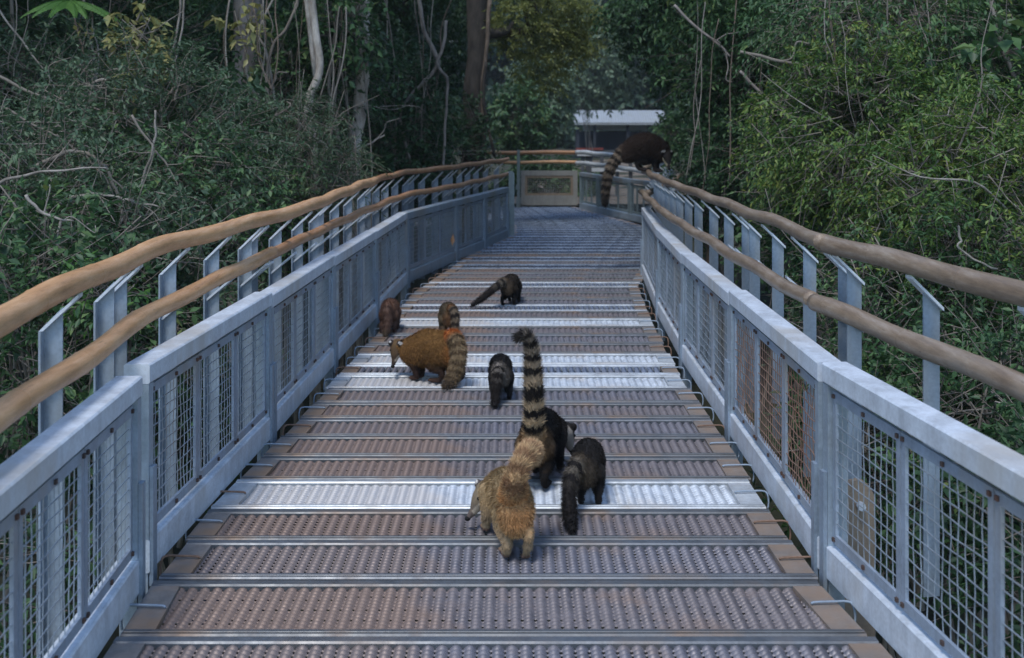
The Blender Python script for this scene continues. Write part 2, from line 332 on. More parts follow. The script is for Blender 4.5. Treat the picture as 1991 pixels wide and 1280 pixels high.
# ------------------------------------------------------------------ railing panels
def rail_section(P0, P1, side, label, rust=False, mats=None, nm=3, trim=.006, sleeve=True):
    """P0 near, P1 far: inner top edge points (z = top height)"""
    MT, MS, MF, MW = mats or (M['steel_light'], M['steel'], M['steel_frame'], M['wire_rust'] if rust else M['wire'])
    p0 = Vector((P0.x, P0.y, 0)); p1 = Vector((P1.x, P1.y, 0)); L = (p1-p0).length; u = (p1-p0)/L
    n = Vector((-u.y, u.x, 0)) if side < 0 else Vector((u.y, -u.x, 0))
    zt = (P0.z+P1.z)/2
    root = empty('railing_panel', (p0.x, p0.y, 0)); tag(root, label, 'railing panel', 'mesh railing panels along the walkway')
    a, bb = trim, L-trim
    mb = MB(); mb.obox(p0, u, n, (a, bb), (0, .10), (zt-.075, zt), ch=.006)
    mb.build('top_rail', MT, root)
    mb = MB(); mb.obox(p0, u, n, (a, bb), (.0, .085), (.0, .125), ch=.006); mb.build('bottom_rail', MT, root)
    for e0, e1 in ((a, a+.05), (bb-.05, bb)):
        mb = MB(); mb.obox(p0, u, n, (e0+.001, e1), (.004, .078), (.126, zt-.076)); mb.obox(p0, u, n, (e0+.003, e1-.012), (.008, .07), (-.22, -.001))
        po = mb.build('post', MS, root)
        if sleeve:
            mb = MB(); mb.obox(p0, u, n, (e0+.004, e1-.004), (-.012, .003), (-.05, .40)); mb.build('sleeve', M['post'], po)
    i0, i1 = a+.056, bb-.056; wd = (i1-i0)/nm; zb, zc = .142, zt-.092; fb = .036
    for k in range(nm):
        s0, s1 = i0+k*wd+.004, i0+(k+1)*wd-.004
        mb = MB(); dd = (.018, .030)
        mb.obox(p0, u, n, (s0, s1), dd, (zb, zb+fb)); mb.obox(p0, u, n, (s0, s1), dd, (zc-fb, zc))
        mb.obox(p0, u, n, (s0, s0+fb*.8), dd, (zb+fb, zc-fb)); mb.obox(p0, u, n, (s1-fb*.8, s1), dd, (zb+fb, zc-fb))
        fo = mb.build('mesh_frame', MF, root)
        if p0.y < 10:
            for sx in (s0+.016, (s0+s1)/2, s1-.016):
                for sz in (zb+.018, zc-.018):
                    mb = MB(); c = p0+u*sx+n*.016+Vector((0,0,sz)); mb.obox(c, u, n, (-.007, .007), (-.006, .002), (-.007, .007)); mb.build('bolt', M['bolt'], fo)
        mb = MB(); cell = .045; r = .0021 if p0.y < 9 else .003; wob = random.uniform(.2, 1)*(.006 if rust else .0025)
        q0, q1 = s0+fb*.8-.004, s1-fb*.8+.004; nv = max(2, int(round((q1-q0)/cell))); nh = max(2, int(round((zc-zb-2*fb)/cell)))
        for i in range(1, nv):
            s_ = q0+(q1-q0)*i/nv; pts = []
            for t in range(6):
                z = zb+fb-.004+(zc-zb-2*fb+.008)*t/5; pts.append(p0+u*(s_+wob*math.sin(t*1.9+i))+n*(.027+wob*math.sin(t*2.3+i*1.3))+Vector((0,0,z)))
            mb.tube(pts, r, 4, cap=False)
        for j in range(1, nh):
            z = zb+fb+(zc-zb-2*fb)*j/nh; pts = []
            for t in range(6):
                s_ = q0+(q1-q0)*t/5; pts.append(p0+u*s_+n*(.0245+wob*math.sin(t*2.1+j))+Vector((0,0,z+wob*math.sin(t*1.7+j*2))))
            mb.tube(pts, r, 4, cap=False)
        mb.build('wire_mesh', MW, fo)
    return root
def zp(y): return .80-.05*min(1, max(0, (704-y)/330))
LT = [(290,704),(530,571),(652,497),(734,448.5),(793,413),(889,389),(944,376),(989,364)]
Lp = [at(x, y, zp(y)) for x, y in LT]
s1 = at(278, 730, .78); s0 = at(0, 960, .78); s0 = s1+(s0-s1)*1.33
rail_section(s0, s1, -1, 'nearest galvanised mesh railing panel on the left, cut by the frame')
for i in range(len(Lp)-1):
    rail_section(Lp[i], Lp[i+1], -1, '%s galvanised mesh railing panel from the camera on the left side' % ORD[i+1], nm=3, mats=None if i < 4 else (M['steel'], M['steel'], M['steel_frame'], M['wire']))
RT = [(1590,700),(1416,567),(1324,493),(1277,446),(1247,404)]
Rp = [at(x, y, zp(y)) for x, y in RT]
r1 = at(1597, 704, .80); r0 = at(1991, 925, .80); r0 = r1+(r0-r1)*1.33
rail_section(r0, r1, 1, 'nearest galvanised mesh railing panel on the right, cut by the frame')
for i in range(len(Rp)-1):
    rail_section(Rp[i], Rp[i+1], 1, ('rusty wired mesh railing panel, ' if i == 0 else 'galvanised mesh railing panel, ')+'%s from the camera on the right side' % ORD[i+1], rust=(i == 0))
Rq = [Rp[-1], Vector((1.79,13.8,.75)), Vector((2.18,15.6,.75)), Vector((2.42,17.2,.74)), Vector((2.30,18.8,.73))]
for i in range(len(Rq)-1):
    rail_section(Rq[i], Rq[i+1], 1, 'mesh railing panel in the bend under the perched coati, %s along it' % ORD[i], mats=(M['steel'], M['steel'], M['steel_frame'], M['wire']))
Rf = [Rq[-1], at(1222, 348, .73), at(1160.5, 340, .73), at(1126, 335, .73)]
FM = (M['farsteel'], M['farsteel'], M['farsteel'], M['farsteel'])
for i in range(3):
    rail_section(Rf[i], Rf[i+1], 1, 'blue grey railing panel of the far platform, %s from the bend' % ORD[i], mats=(M['steel'], M['farsteel'], M['farsteel'], M['farsteel']), sleeve=False)
# ------------------------------------------------------------------ bamboo handrails
def pole(name, label, pts, rad, mat, cat='handrail', group=None, node=.62, taper=0.0, seg=14, smooth=420):
    P = resample(crom(pts, 10), .035); n = len(P)
    for _ in range(smooth): P = [P[0]]+[P[i]*.5+(P[i-1]+P[i+1])*.25 for i in range(1, n-1)]+[P[-1]]
    rr = []; rm = []; acc = 0; nxt = random.uniform(.1, node)
    isn = [False]*n
    for i in range(n):
        if i: acc += (P[i]-P[i-1]).length
        if acc > nxt: isn[i] = True; nxt += node*random.uniform(.8, 1.25)
    for i in range(n):
        r = rad*(1-taper*i/n)*(1+.03*math.sin(i*.31+rad*50))
        if isn[i]: r *= 1.03
        rr.append(r)
    Q = []; 
    wx = random.uniform(0, 6)
    for i, p in enumerate(P): Q.append(p+Vector((.006*math.sin(i*.13+wx), 0, .006*math.sin(i*.17+wx*2))))
    P2 = []; R2 = []; mm = []
    for i in range(n):
        if isn[i] and 0 < i < n-1:
            t = (Q[i+1]-Q[i-1]).normalized()
            for d, k in ((-.007, 1.0), (-.0025, .985), (.0025, 1.02), (.008, 1.0)): P2.append(Q[i]+t*d); R2.append(rr[i]*k); mm.append(1 if d == -.003 else 0)
        else: P2.append(Q[i]); R2.append(rr[i]); mm.append(0)
    mb = MB(); mb.tube(P2, R2, seg, ringm=mm)
    return tag(mb.build(name, [mat, M['bam_node']], None, True), label, cat, group), P
ZT, ZL = 1.13, .90
GH = 'bamboo handrail poles'
lt = [at(x, y, ZT) for x, y in ((0,622),(105,570),(211,521),(299,481),(422,449),(527,423),(598,403),(668,374),(728,351))]
lt = [lt[0]+(lt[0]-lt[1])*1.6]+lt
lt2 = [at(x, y, ZT) for x, y in ((728,351),(790,334),(840,330),(881,325),(935,317),(988,310))]
ll = [at(x, y, ZL) for x, y in ((0,815),(105,743),(193,674),(253,630),(352,576),(422,543),(530,492))]
ll = [ll[0]+(ll[0]-ll[1])*1.5]+ll
ll2 = [at(x, y, ZL) for x, y in ((527,493),(635,443),(741,397),(795,377),(811,373),(850,369),(899,359),(990,338))]
_, LTP = pole('bamboo_handrail', 'orange brown upper bamboo handrail with dark scribbles, nearest on the left', lt, .043, M['bam_l'], group=GH)
_, LTP2 = pole('bamboo_handrail', 'thin far upper bamboo handrail on the left, ending in the grey tip', lt2, .034, M['bam_o'], group=GH, taper=.15)
pole('bamboo_handrail', 'orange brown lower bamboo handrail, nearest on the left', ll, .038, M['bam_l'], group=GH)
pole('bamboo_handrail', 'far lower reddish bamboo handrail on the left, bending toward the gate', ll2, .035, M['bam_o'], group=GH, taper=.1)
rt = [at(x, y, ZT) for x, y in ((1991,572),(1853,532),(1734,507),(1660,490),(1592,468))]
rt = [rt[0]+(rt[0]-rt[1])*3.5, rt[0]+(rt[0]-rt[1])*1.2]+rt
rt2 = [at(x, y, ZT) for x, y in ((1600,473),(1560,450),(1502,429),(1432,405),(1380,384),(1326,365),(1291,352),(1262,338),(1252,331))]
rt3 = [at(1254,330,ZT), at(1262,322,ZT), at(1272,316,ZT), at(1290,309,ZT), Vector((2.5,18,ZT))]
rl = [at(x, y, ZL) for x, y in ((1991,760),(1924,730),(1818,678),(1740,645),(1678,622),(1607,597),(1574,588))]
rl = [rl[0]+(rl[0]-rl[1])*7, rl[0]+(rl[0]-rl[1])*2]+rl
rl2 = [at(x, y, ZL) for x, y in ((1582,585),(1502,543),(1432,500),(1405,484),(1340,445),(1291,414),(1266,392),(1246,372))]
_, RTP = pole('bamboo_handrail', 'thick grey brown upper bamboo handrail, nearest on the right', rt, .043, M['bam_r'], group=GH)
_, RTP2 = pole('bamboo_handrail', 'grey brown upper bamboo handrail the dark coati stands on', rt2, .036, M['bam_r'], group=GH)
_, RTP3 = pole('bamboo_handrail', 'upper bamboo handrail curving right behind the perched coati', rt3, .035, M['bam_r'], group=GH)
pole('bamboo_handrail', 'thick lower bamboo handrail, nearest on the right', rl, .039, M['bam_r'], group=GH)
pole('bamboo_handrail', 'lower bamboo handrail on the right with its cut end at the bend', rl2, .035, M['bam_r'], group=GH)
pole('bamboo_handrail', 'lower bamboo handrail following the bend behind the right railing', [at(1262,376,ZL), Vector((1.9,14.2,ZL)), Vector((2.3,15.9,ZL)), Vector((2.55,17.3,ZL))], .038, M['bam_r'], group=GH)
fz = 22.9
def fp(x, y, D=fz): return atD(x, y, D)
pole('bamboo_handrail', 'straight brown upper handrail above the far gate', [fp(940,297), fp(1040,297), fp(1124,296)], .04, M['bam_o'], group=GH, seg=10)
pole('bamboo_handrail', 'straight orange lower handrail above the far gate', [fp(940,316), fp(1040,316), fp(1124,315)], .035, M['bam_l'], group=GH, seg=10)
pole('bamboo_handrail', 'whitish upper handrail pole of the far platform', [fp(1122,296,22.75), atD(1180,301,21), atD(1245,312,19.6), atD(1290,320,18.6)], .045, M['bam_w'], group=GH, seg=10)
pole('bamboo_handrail', 'whitish lower handrail pole of the far platform', [fp(1122,317,22.75), atD(1180,322,21), atD(1245,333,19.6), atD(1290,342,18.6)], .042, M['bam_w'], group=GH, seg=10)
# ------------------------------------------------------------------ handrail posts
def post_proto():
    root = empty('handrail_post', (0,0,0))
    mb = MB()
    mb.prism([(.062,-.22),(.132,-.22),(.132,.965),(.062,1.035)], (0,0,0), (1,0,0), (0,0,1), (0,1,0), .008)
    mb.obox((0,0,0), (1,0,0), (0,1,0), (.126,.134), (.004,.045), (-.22,.955))
    mb.build('plate', M['post'], root)
    for (n0, z0, n1, z1) in ((.138,.955,.000,1.086),(.134,.735,-.03,.872)):
        mb = MB(); d = Vector((n1-n0, 0, z1-z0)); d.normalize(); q = Vector((-d.z, 0, d.x))
        P = [Vector((n0,0,z0)), Vector((n1,0,z1)), Vector((n1,0,z1))-Vector((0,0,.014)), Vector((n0,0,z0))-Vector((0,0,.014))]
        mb.prism([(p.x, p.z) for p in P], (0,0,0), (1,0,0), (0,0,1), (0,1,0), .055)
        W = [(n0,z0-.014),(n1,z1-.014),(n1+.01,z1-.045),(.062,(z0+z1)/2-.06)]
        mb.build('arm', M['steel_light'], root)
    return root
pp = post_proto(); used = [False]
def place_post(loc, ang, label, group, far=False):
    global pp
    if not used[0]: r = pp; used[0] = True
    else:
        r = pp.copy(); COL.objects.link(r)
        for c in list(pp.children):
            d = c.copy(); COL.objects.link(d); d.parent = r
    r.location = loc; r.rotation_euler = (0, 0, ang); tag(r, label, 'post', group); return r
def find(P, px):
    best = None
    for i, p in enumerate(P):
        x = CX+p.x*F/p.y; e = abs(x-px)
        if best is None or e < best[0]: best = (e, i)
    i = best[1]; a = P[max(0, i-2)]; b_ = P[min(len(P)-1, i+2)]; u = b_-a; u.z = 0; u.normalize(); return P[i], u
xs = [105, 206, 231, 328, 414, 476, 489, 537, 579, 611, 621, 650, 677, 702, 714, 731, 749, 769, 789, 801, 821, 847, 866, 875, 893, 910, 926, 945, 965]
PL = LTP+LTP2
names = []
for i, x in enumerate(xs):
    # plate centre sits ~.097 outward; iterate for the along position
    sh = 0
    for _ in range(3):
        p, u = find(PL, x+sh); n = Vector((-u.y, u.x, 0)); c = p+n*.097; sh += x-(CX+c.x*F/c.y)
        p, u = find(PL, x+sh)
    n = Vector((-u.y, u.x, 0))
    place_post((p.x, p.y, 0), math.atan2(n.y, n.x), '%s grey flat steel handrail post from the camera on the left' % ORD[i], 'steel posts of the left handrail')
xr = [2040, 1814, 1662, 1643, 1575, 1512, 1468, 1453, 1418, 1388, 1358, 1338, 1322, 1309, 1299, 1290, 1283, 1277]
PR = RTP+RTP2
for i, x in enumerate(xr):
    sh = 0
    for _ in range(3):
        p, u = find(PR, x+sh); n = Vector((u.y, -u.x, 0))
        if n.x < 0: n = -n
        c = p+n*.097; sh += x-(CX+c.x*F/c.y)
    p, u = find(PR, x+sh); n = Vector((u.y, -u.x, 0))
    if n.x < 0: n = -n
    place_post((p.x, p.y, 0), math.atan2(n.y, n.x), '%s flat steel handrail post from the camera on the right' % ORD[i], 'steel posts of the right handrail')
for i, t in enumerate((.08,.2,.32,.44,.56,.68,.8,.92)):
    k = int(t*(len(RTP3)-1)); p = RTP3[k]; u = (RTP3[min(k+2, len(RTP3)-1)]-RTP3[max(0, k-2)]); u.z = 0; u.normalize(); n = Vector((u.y, -u.x, 0))
    place_post((p.x, p.y, 0), math.atan2(n.y, n.x), 'handrail post in the bend below the perched coati, %s along' % ORD[i], 'steel posts of the bend')
# ------------------------------------------------------------------ far gate and posts
g = empty('far_gate', (fp(1068,404).x, fz, 0)); tag(g, 'grey brown framed mesh gate closing the far end of the walkway', 'gate')
X0, X1 = fp(1012,400).x, fp(1123,400).x; mb = MB()
for lo, hi in (((X0,fz,.04),(X0+.09,fz+.05,.74)), ((X1-.09,fz,.04),(X1,fz+.05,.74)), ((X0+.09,fz,.64),(X1-.09,fz+.05,.74)), ((X0+.09,fz,.04),(X1-.09,fz+.05,.24))): mb.box(lo, hi)
mb.build('frame', M['gate'], g); mb = MB()
for lo, hi in (((X0+.091,fz+.01,.241),(X0+.14,fz+.04,.639)), ((X1-.14,fz+.01,.241),(X1-.091,fz+.04,.639)), ((X0+.14,fz+.01,.59),(X1-.14,fz+.04,.639)), ((X0+.14,fz+.01,.241),(X1-.14,fz+.04,.285))): mb.box(lo, hi)
mb.build('inner_frame', M['tan'], g); mb = MB()
for i in range(1, 20): x = X0+.12+(X1-X0-.24)*i/20; mb.tube([(x,fz+.025,.27),(x,fz+.025,.6)], .0035, 4)
for i in range(1, 8): z = .27+.33*i/8; mb.tube([(X0+.12,fz+.029,z),(X1-.12,fz+.029,z)], .0035, 4)
mb.build('wire_mesh', M['gate'], g)
mb = MB(); x = fp(1008,400).x; mb.box((x-.03,fz-.09,-.1),(x+.03,fz-.03,1.16)); mb.box((x-.045,fz-.1,-.03),(x+.045,fz-.02,.18)); mb.box((x-.05,fz-.12,.36),(x-.03,fz-.03,.46))
tag(mb.build('gate_post', M['farsteel']), 'tall slim dark steel post at the left side of the far gate', 'post')
mb = MB(); p = at(991, 457, 0); q = Vector((.0, 22.3, 0))
pA = Vector((-.02,16.95,0)); 
mb.box((pA.x-.03,pA.y+.03,-.2),(pA.x+.03,pA.y+.10,.98)); mb.box((pA.x+.031,pA.y+.04,-.1),(pA.x+.055,pA.y+.09,.96))
tag(mb.build('end_post', M['farsteel']), 'grey green square post closing the far end of the left railing', 'post')
# support details under the right rail
gp = at(1668, 960, 0); gp = Vector((1.385, 4.55, -.06))
root = empty('gusset_plate', (gp.x, gp.y, -.35)); tag(root, 'weathered tan rounded gusset plate with one bolt behind the right mesh', 'bracket')
mb = MB(); poly = [(-.07,-.4),(.07,-.4),(.07,.24)]+[(.07*math.cos(t*math.pi/8), .24+.09*math.sin(t*math.pi/8)) for t in range(1, 8)]+[(-.07,.24)]
mb.prism(poly, gp, (1,0,0), (0,0,1), (0,1,0), .03); mb.build('plate', M['tan'], root)
mb = MB(); mb.tube([gp+Vector((.01,-.045,.23)), gp+Vector((.01,-.016,.23))], .016, 8); mb.build('bolt', M['steel_light'], root)
mb = MB(); mb.box((1.36,3.70,-.30),(2.6,3.86,-.20)); mb.box((1.36,3.62,-.46),(2.6,3.94,-.301)); tag(mb.build('support_beam', M['tan']), 'tan weathered beam sticking out under the right railing', 'beam')
mb = MB(); mb.box((-2.2,3.62,-.46),(-1.5,3.9,-.25)); tag(mb.build('support_beam', M['tan']), 'brown weathered beam sticking out under the left railing', 'beam')
# ------------------------------------------------------------------ coatis
m, nt, b = newmat('fur'); at_ = nt.nodes.new('ShaderNodeAttribute'); at_.attribute_name = 'Col'
nt.links.new(at_.outputs['Color'], b.inputs['Base Color']); b.inputs['Roughness'].default_value = .75
try: b.inputs['Sheen Weight'].default_value = .04
except KeyError: pass
b.inputs['Specular IOR Level'].default_value = .2
FUR = m
def catn(P, Rr, n=5):
    Q = crom([Vector(p) for p in P], n); r = np.interp(np.linspace(0, len(P)-1, len(Q)), range(len(P)), Rr)
    return Q, [float(x) for x in r]
def coati(loc, yaw, s, label, pal, tail, tailr, head, hdir, spine=None, feet=None, nf=6000, vox=.0075, z0=0.0, lift=None, grp='coatis walking along the deck', rings=9, furlen=1.0, perch=False):
    """tail, head: offsets (dx, dD, z) from loc in world axes; pal: colours"""
    loc = Vector((loc[0], loc[1], z0)); c, sn = math.cos(yaw), math.sin(yaw)
    f = Vector((-sn, c, 0)); r = Vector((c, sn, 0)); U = Vector((0,0,1))
    Lc = lambda a, b_, h: loc+r*(a*s)+f*(b_*s)+U*(h*s)
    W = lambda t: loc+Vector(t)
    sp = [Lc(*p[:3]) for p in spine] if spine else [Lc(0,-.045,.215), Lc(0,.03,.235), Lc(0,.16,.248), Lc(0,.28,.21)]
    sr = [p[3]*s for p in spine] if spine else [.074*s, .092*s, .098*s, .080*s]
    hc = W(head); hd = Vector(hdir).normalized()
    neckp = sp[-1].lerp(hc, .55)
    chains = []
    P, rr = catn(sp+[neckp, hc], sr+[.062*s, .047*s], 4); rr = [q*.87 for q in rr]; chains.append(('body', P, rr)); nb = len(P)*3//4; chains.append(('body', [p-U*.034*s for p in P[:nb]], [q*.94 for q in rr[:nb]]))
    side = hd.cross(U); side = side.normalized() if side.length > .1 else r
    hu = side.cross(hd).normalized()
    chains.append(('head', [hc, hc+hd*.045*s, hc+hd*.09*s-hu*.006*s, hc+hd*.128*s-hu*.004*s], [.048*s, .037*s, .021*s, .013*s]))
    tp = [W(t) for t in tail]; P, tr = catn(tp, tailr, 8); chains.append(('tail', P, tr)); TP = P
    ft = feet or [(-.062,-.01,0),(.062,.03,0),(-.058,.30,0),(.058,.26,0)]
    for i, (a, b_, h) in enumerate(ft):
        fo = Lc(a, b_, h); hind = i < 2; lf = (lift or {}).get(i, 0)*s
        if hind:
            hip = Lc(a*.75, .02, .19) if not spine or not perch else sp[1].lerp(fo, .25)
            kn = hip.lerp(fo, .42)+f*.05*s; hk = fo+U*(.078*s+lf)-f*.045*s
            he = fo+U*(.022*s+lf*.8)-f*.03*s; to = fo+U*.012*s+f*.045*s
            if lf: to = fo+U*.008*s+f*.01*s
            chains.append(('leg', [hip, kn, hk, he, to], [.056*s, .042*s, .022*s, .018*s, .014*s]))
        else:
            sh = Lc(a*.8, .28, .18) if not spine or not perch else sp[-1].lerp(fo, .25)
            el = sh.lerp(fo, .45)-f*.02*s; wr = fo+U*(.045*s+lf)
            to = fo+U*.012*s+f*.04*s; chains.append(('leg', [sh, el, wr, fo+U*.018*s, to], [.05*s, .034*s, .022*s, .019*s, .014*s]))
        for k in (-1.5, -.5, .5, 1.5):
            q = to+r*k*.0095*s; chains.append(('toe', [q-f*.012*s, q+f*.014*s-U*.003*s], [.0085*s, .006*s]))
    ears = []
    for sg in (-1, 1):
        e = hc-hd*.008*s+side*sg*.036*s+hu*.034*s; ears.append(e)
    mb = MB()
    for nme, P, rr in chains:
        Q, q = (P, rr) if nme in ('body', 'tail') else catn(P, rr, 3)
        mb.tube(Q, q, 12)
        for i in ([0, len(Q)-1] if nme in ('toe',) else range(0, len(Q), 1)): mb.ball(Q[i], q[i], seg=12, rings=8)
    for e in ears: mb.ball(e, .019*s, sc=(1, .8, 1.1)); 
    tmp = mb.build('tmp', FUR); md = tmp.modifiers.new('r', 'REMESH'); md.mode = 'VOXEL'; md.voxel_size = vox*s
    sm = tmp.modifiers.new('s', 'SMOOTH'); sm.iterations = 5; sm.factor = .5
    dg = bpy.context.evaluated_depsgraph_get(); me = bpy.data.meshes.new_from_object(tmp.evaluated_get(dg)); bpy.data.objects.remove(tmp)
    bm = bmesh.new(); bm.from_mesh(me); bmesh.ops.triangulate(bm, faces=bm.faces); bm.to_mesh(me); bm.free()
    nv = len(me.vertices); V = np.empty(nv*3, np.float32); me.vertices.foreach_get('co', V); V = V.reshape(-1, 3)
    T = np.empty(len(me.polygons)*3, np.int32); me.polygons.foreach_get('vertices', T); T = T.reshape(-1, 3); bpy.data.meshes.remove(me)
    # ---- colour function
    segs = []
    for ci, (nme, P, rr) in enumerate(chains):
        P = [np.array(p) for p in P]; n = len(P)
        for i in range(n-1): segs.append((nme, ci, P[i], P[i+1], rr[i], rr[i+1], i/(n-1), 1/(n-1)))
    fv, rv = np.array(f), np.array(r)
    def near(X):
        best = np.full(len(X), 1e9); kind = np.zeros(len(X), int); tt = np.zeros(len(X)); dr = np.zeros((len(X), 3))
        for nme, ci, a, b_, ra, rb, t0, dt in segs:
            ab = b_-a; t = np.clip(((X-a)@ab)/max(1e-9, ab@ab), 0, 1); d = np.linalg.norm(X-(a+t[:, None]*ab), axis=1)-(ra+(rb-ra)*t)
            mkk = d < best; best[mkk] = d[mkk]; kind[mkk] = {'body': 0, 'head': 1, 'tail': 2, 'leg': 3, 'toe': 4}[nme]; tt[mkk] = (t0+dt*t)[mkk]; dr[mkk] = ab/np.linalg.norm(ab)
        return kind, tt, dr
    A = lambda k: np.array(pal[k])
    rump = np.array(sp[0])+np.array((0, 0, -.02))-fv*.05*s
    eyes = [hc+hd*.038*s+side*sg*.031*s+hu*.022*s for sg in (-1, 1)]; nose = hc+hd*.139*s-hu*.003*s
    def colour(X):
        kind, tt, dr = near(X); z = (X[:, 2]-loc.z)/s; C = np.zeros((len(X), 3))
        rel = X-np.array(loc); lr = np.abs(rel@rv)/s
        up = np.clip((z-.10)/.22, 0, 1)[:, None]
        nz = (np.sin(X[:, 0]*61+X[:, 1]*47)+np.sin(X[:, 1]*83+X[:, 2]*71)+np.sin(X[:, 2]*97-X[:, 0]*53))[:, None]*.05
        body = A('belly')*(1-up)+A('back')*up
        dR = np.linalg.norm(X-rump, axis=1)/s; k = np.clip(1.25-dR/pal.get('rr', .10), 0, 1)[:, None]; body = body*(1-k)+A('rump')*k
        C[:] = body
        hm = kind == 1; t = np.clip(tt, 0, 1)[:, None]; hcx = A('head')*(1-t)+A('snout')*t
        upn = ((X-np.array(hc))@np.array(hu))/s; light = (upn < .008)[:, None]*(tt < .8)[:, None]
        hcx = np.where(light, A('face'), hcx); C[hm] = hcx[hm]
        for e in ears:
            d = np.linalg.norm(X-np.array(e), axis=1)/s; er = d < .025; C[er] = A('snout')*.6; C[er & (((X-np.array(e))@np.array(hu))/s > .0125)] = A('ear')*.8
        tm = kind == 2; ph = tt*rings+np.sin(X[:, 0]*190+X[:, 1]*170)*.07+np.sin(X[:, 2]*33)*.10+rng.normal(0, .06, len(X)); ring = np.clip((np.cos(2*np.pi*ph)+.25)*3, 0, 1)[:, None]
        ring = 1-(1-ring)*np.clip(1.25-tt[:, None]*pal.get('fade', 0), 0, 1); ring = ring*np.clip((tt[:, None]-.02)*12, 0, 1); rg = A('ring')*(1-tt[:, None])+np.array(pal.get('ring2', pal['ring']))*tt[:, None]; tl = rg*(1-ring)+A('ringdark')*ring
        e = np.clip((tt-pal.get('tipstart', .8))*6, 0, 1)[:, None]; tl = tl*(1-e)+A('tip')*e
        b0 = np.clip(1-tt*9, 0, 1)[:, None]; tl = tl*(1-b0)+A('rump')*b0
        C[tm] = tl[tm]
        lm = (kind == 3) | (kind == 4); k = np.clip((.15-z)/.07, 0, 1)[:, None]; lc = body*(1-k)+A('leg')*k
        k2 = np.clip((.022-z)/.01, 0, 1)[:, None]; lc = lc*(1-k2)+A('paw')*k2
        C[lm] = lc[lm]
        return np.clip(C*(1+nz), 0, 1), kind, tt, dr
    C, _, _, _ = colour(V)
    # ---- fur strands
    a, b2, c2 = V[T[:, 0]], V[T[:, 1]], V[T[:, 2]]; cr = np.cross(b2-a, c2-a); ar = np.linalg.norm(cr, axis=1); N = cr/np.maximum(ar, 1e-12)[:, None]
    pk = rng.choice(len(T), nf, p=ar/ar.sum()); u1 = rng.random(nf); u2 = rng.random(nf); sw = u1+u2 > 1; u1[sw] = 1-u1[sw]; u2[sw] = 1-u2[sw]
    X = a[pk]+(b2-a)[pk]*u1[:, None]+(c2-a)[pk]*u2[:, None]; n_ = N[pk]
    Cx, kind, tt, dr = colour(X)
    flow = np.zeros((nf, 3)); flow[kind == 0] = -fv*.9+np.array((0,0,-.35)); flow[kind == 1] = -np.array(hd); flow[kind == 3] = (0,0,-1); flow[kind == 4] = (0,0,-1)
    flow[kind == 2] = dr[kind == 2]
    flow += rng.normal(0, .25, (nf, 3)); k = np.where(kind == 2, .75, .38)[:, None]
    D_ = flow+n_*k*1.2; D_ -= n_*np.minimum(0, np.sum(D_*n_, 1))[:, None]; D_ += n_*.15; D_ /= np.linalg.norm(D_, axis=1)[:, None]
    z = (X[:, 2]-loc.z)/s
    ln = np.where(kind == 2, .028, np.where(kind == 0, .025, np.where(kind == 3, .013, .006)))*s*furlen*rng.uniform(.6, 1.25, nf)
    ln[(kind == 3) & (z < .05)] *= .4; ln[kind == 4] *= .3
    sd = np.cross(D_, n_+rng.normal(0, .5, (nf, 3))); sd /= np.maximum(np.linalg.norm(sd, axis=1), 1e-9)[:, None]
    wd = .0013*s*rng.uniform(.7, 1.4, nf)*max(1, math.sqrt(loc.y/5.0))
    tipn = X+D_*ln[:, None]
    SV = np.concatenate([X-sd*wd[:, None]-n_*.001, X+sd*wd[:, None]-n_*.001, tipn], 0); ii = np.arange(nf); ST = np.stack([ii, ii+nf, ii+2*nf], 1)+nv
    br = rng.uniform(.72, 1.3, nf)[:, None]; SC = np.concatenate([Cx*br*.9, Cx*br*.9, Cx*br*1.25], 0)
    AV = [V, SV]; AT = [T, ST]; AC = [C, SC]; base = nv+3*nf
    eb = MB(); 
    for e in eyes: eb.ball(e, .0075*s)
    n_e = len(eb.v); eb.ball(nose, .0125*s, sc=(1.1, 1, .9))
    for fcs in [eb.f]:
        tri = []
        for q in fcs:
            tri += [(q[0], q[1], q[2])]+([(q[0], q[2], q[3])] if len(q) == 4 else [])
    AV.append(np.array(eb.v)); AT.append(np.array(tri)+base); AC.append(np.full((len(eb.v), 3), .012))
    root = np_mesh('coati', np.concatenate(AV)-np.array(loc), np.concatenate(AT), FUR, None, np.clip(np.concatenate(AC), 0, 1), smooth=True)
    root.location = loc; tag(root, label, 'coati', grp); return root
BLK = dict(back=(.012,.010,.009), belly=(.014,.011,.010), rump=(.09,.06,.04), leg=(.012,.010,.009), paw=(.03,.022,.02), head=(.03,.024,.02), snout=(.02,.016,.014), face=(.30,.26,.22), ear=(.55,.53,.5), ring=(.20,.17,.13), ringdark=(.018,.014,.012), tip=(.015,.013,.013), fade=1.6)
def P_(base, **k): d = dict(base); d.update(k); return d
GOLD = dict(back=(.36,.265,.145), belly=(.44,.30,.16), rump=(.53,.29,.125), leg=(.34,.245,.15), paw=(.20,.12,.09), head=(.28,.22,.14), snout=(.14,.11,.10), face=(.45,.38,.30), ear=(.65,.62,.58), ring=(.48,.32,.17), ringdark=(.26,.15,.08), tip=(.42,.29,.17), tipstart=.75)
BRN = dict(back=(.225,.115,.034), belly=(.23,.115,.04), rump=(.50,.18,.05), leg=(.045,.025,.018), paw=(.10,.055,.04), head=(.14,.085,.04), snout=(.05,.035,.03), face=(.50,.42,.33), ear=(.65,.62,.58), ring=(.30,.215,.12), ringdark=(.13,.085,.045), tip=(.10,.07,.045), tipstart=.7, fade=.8)
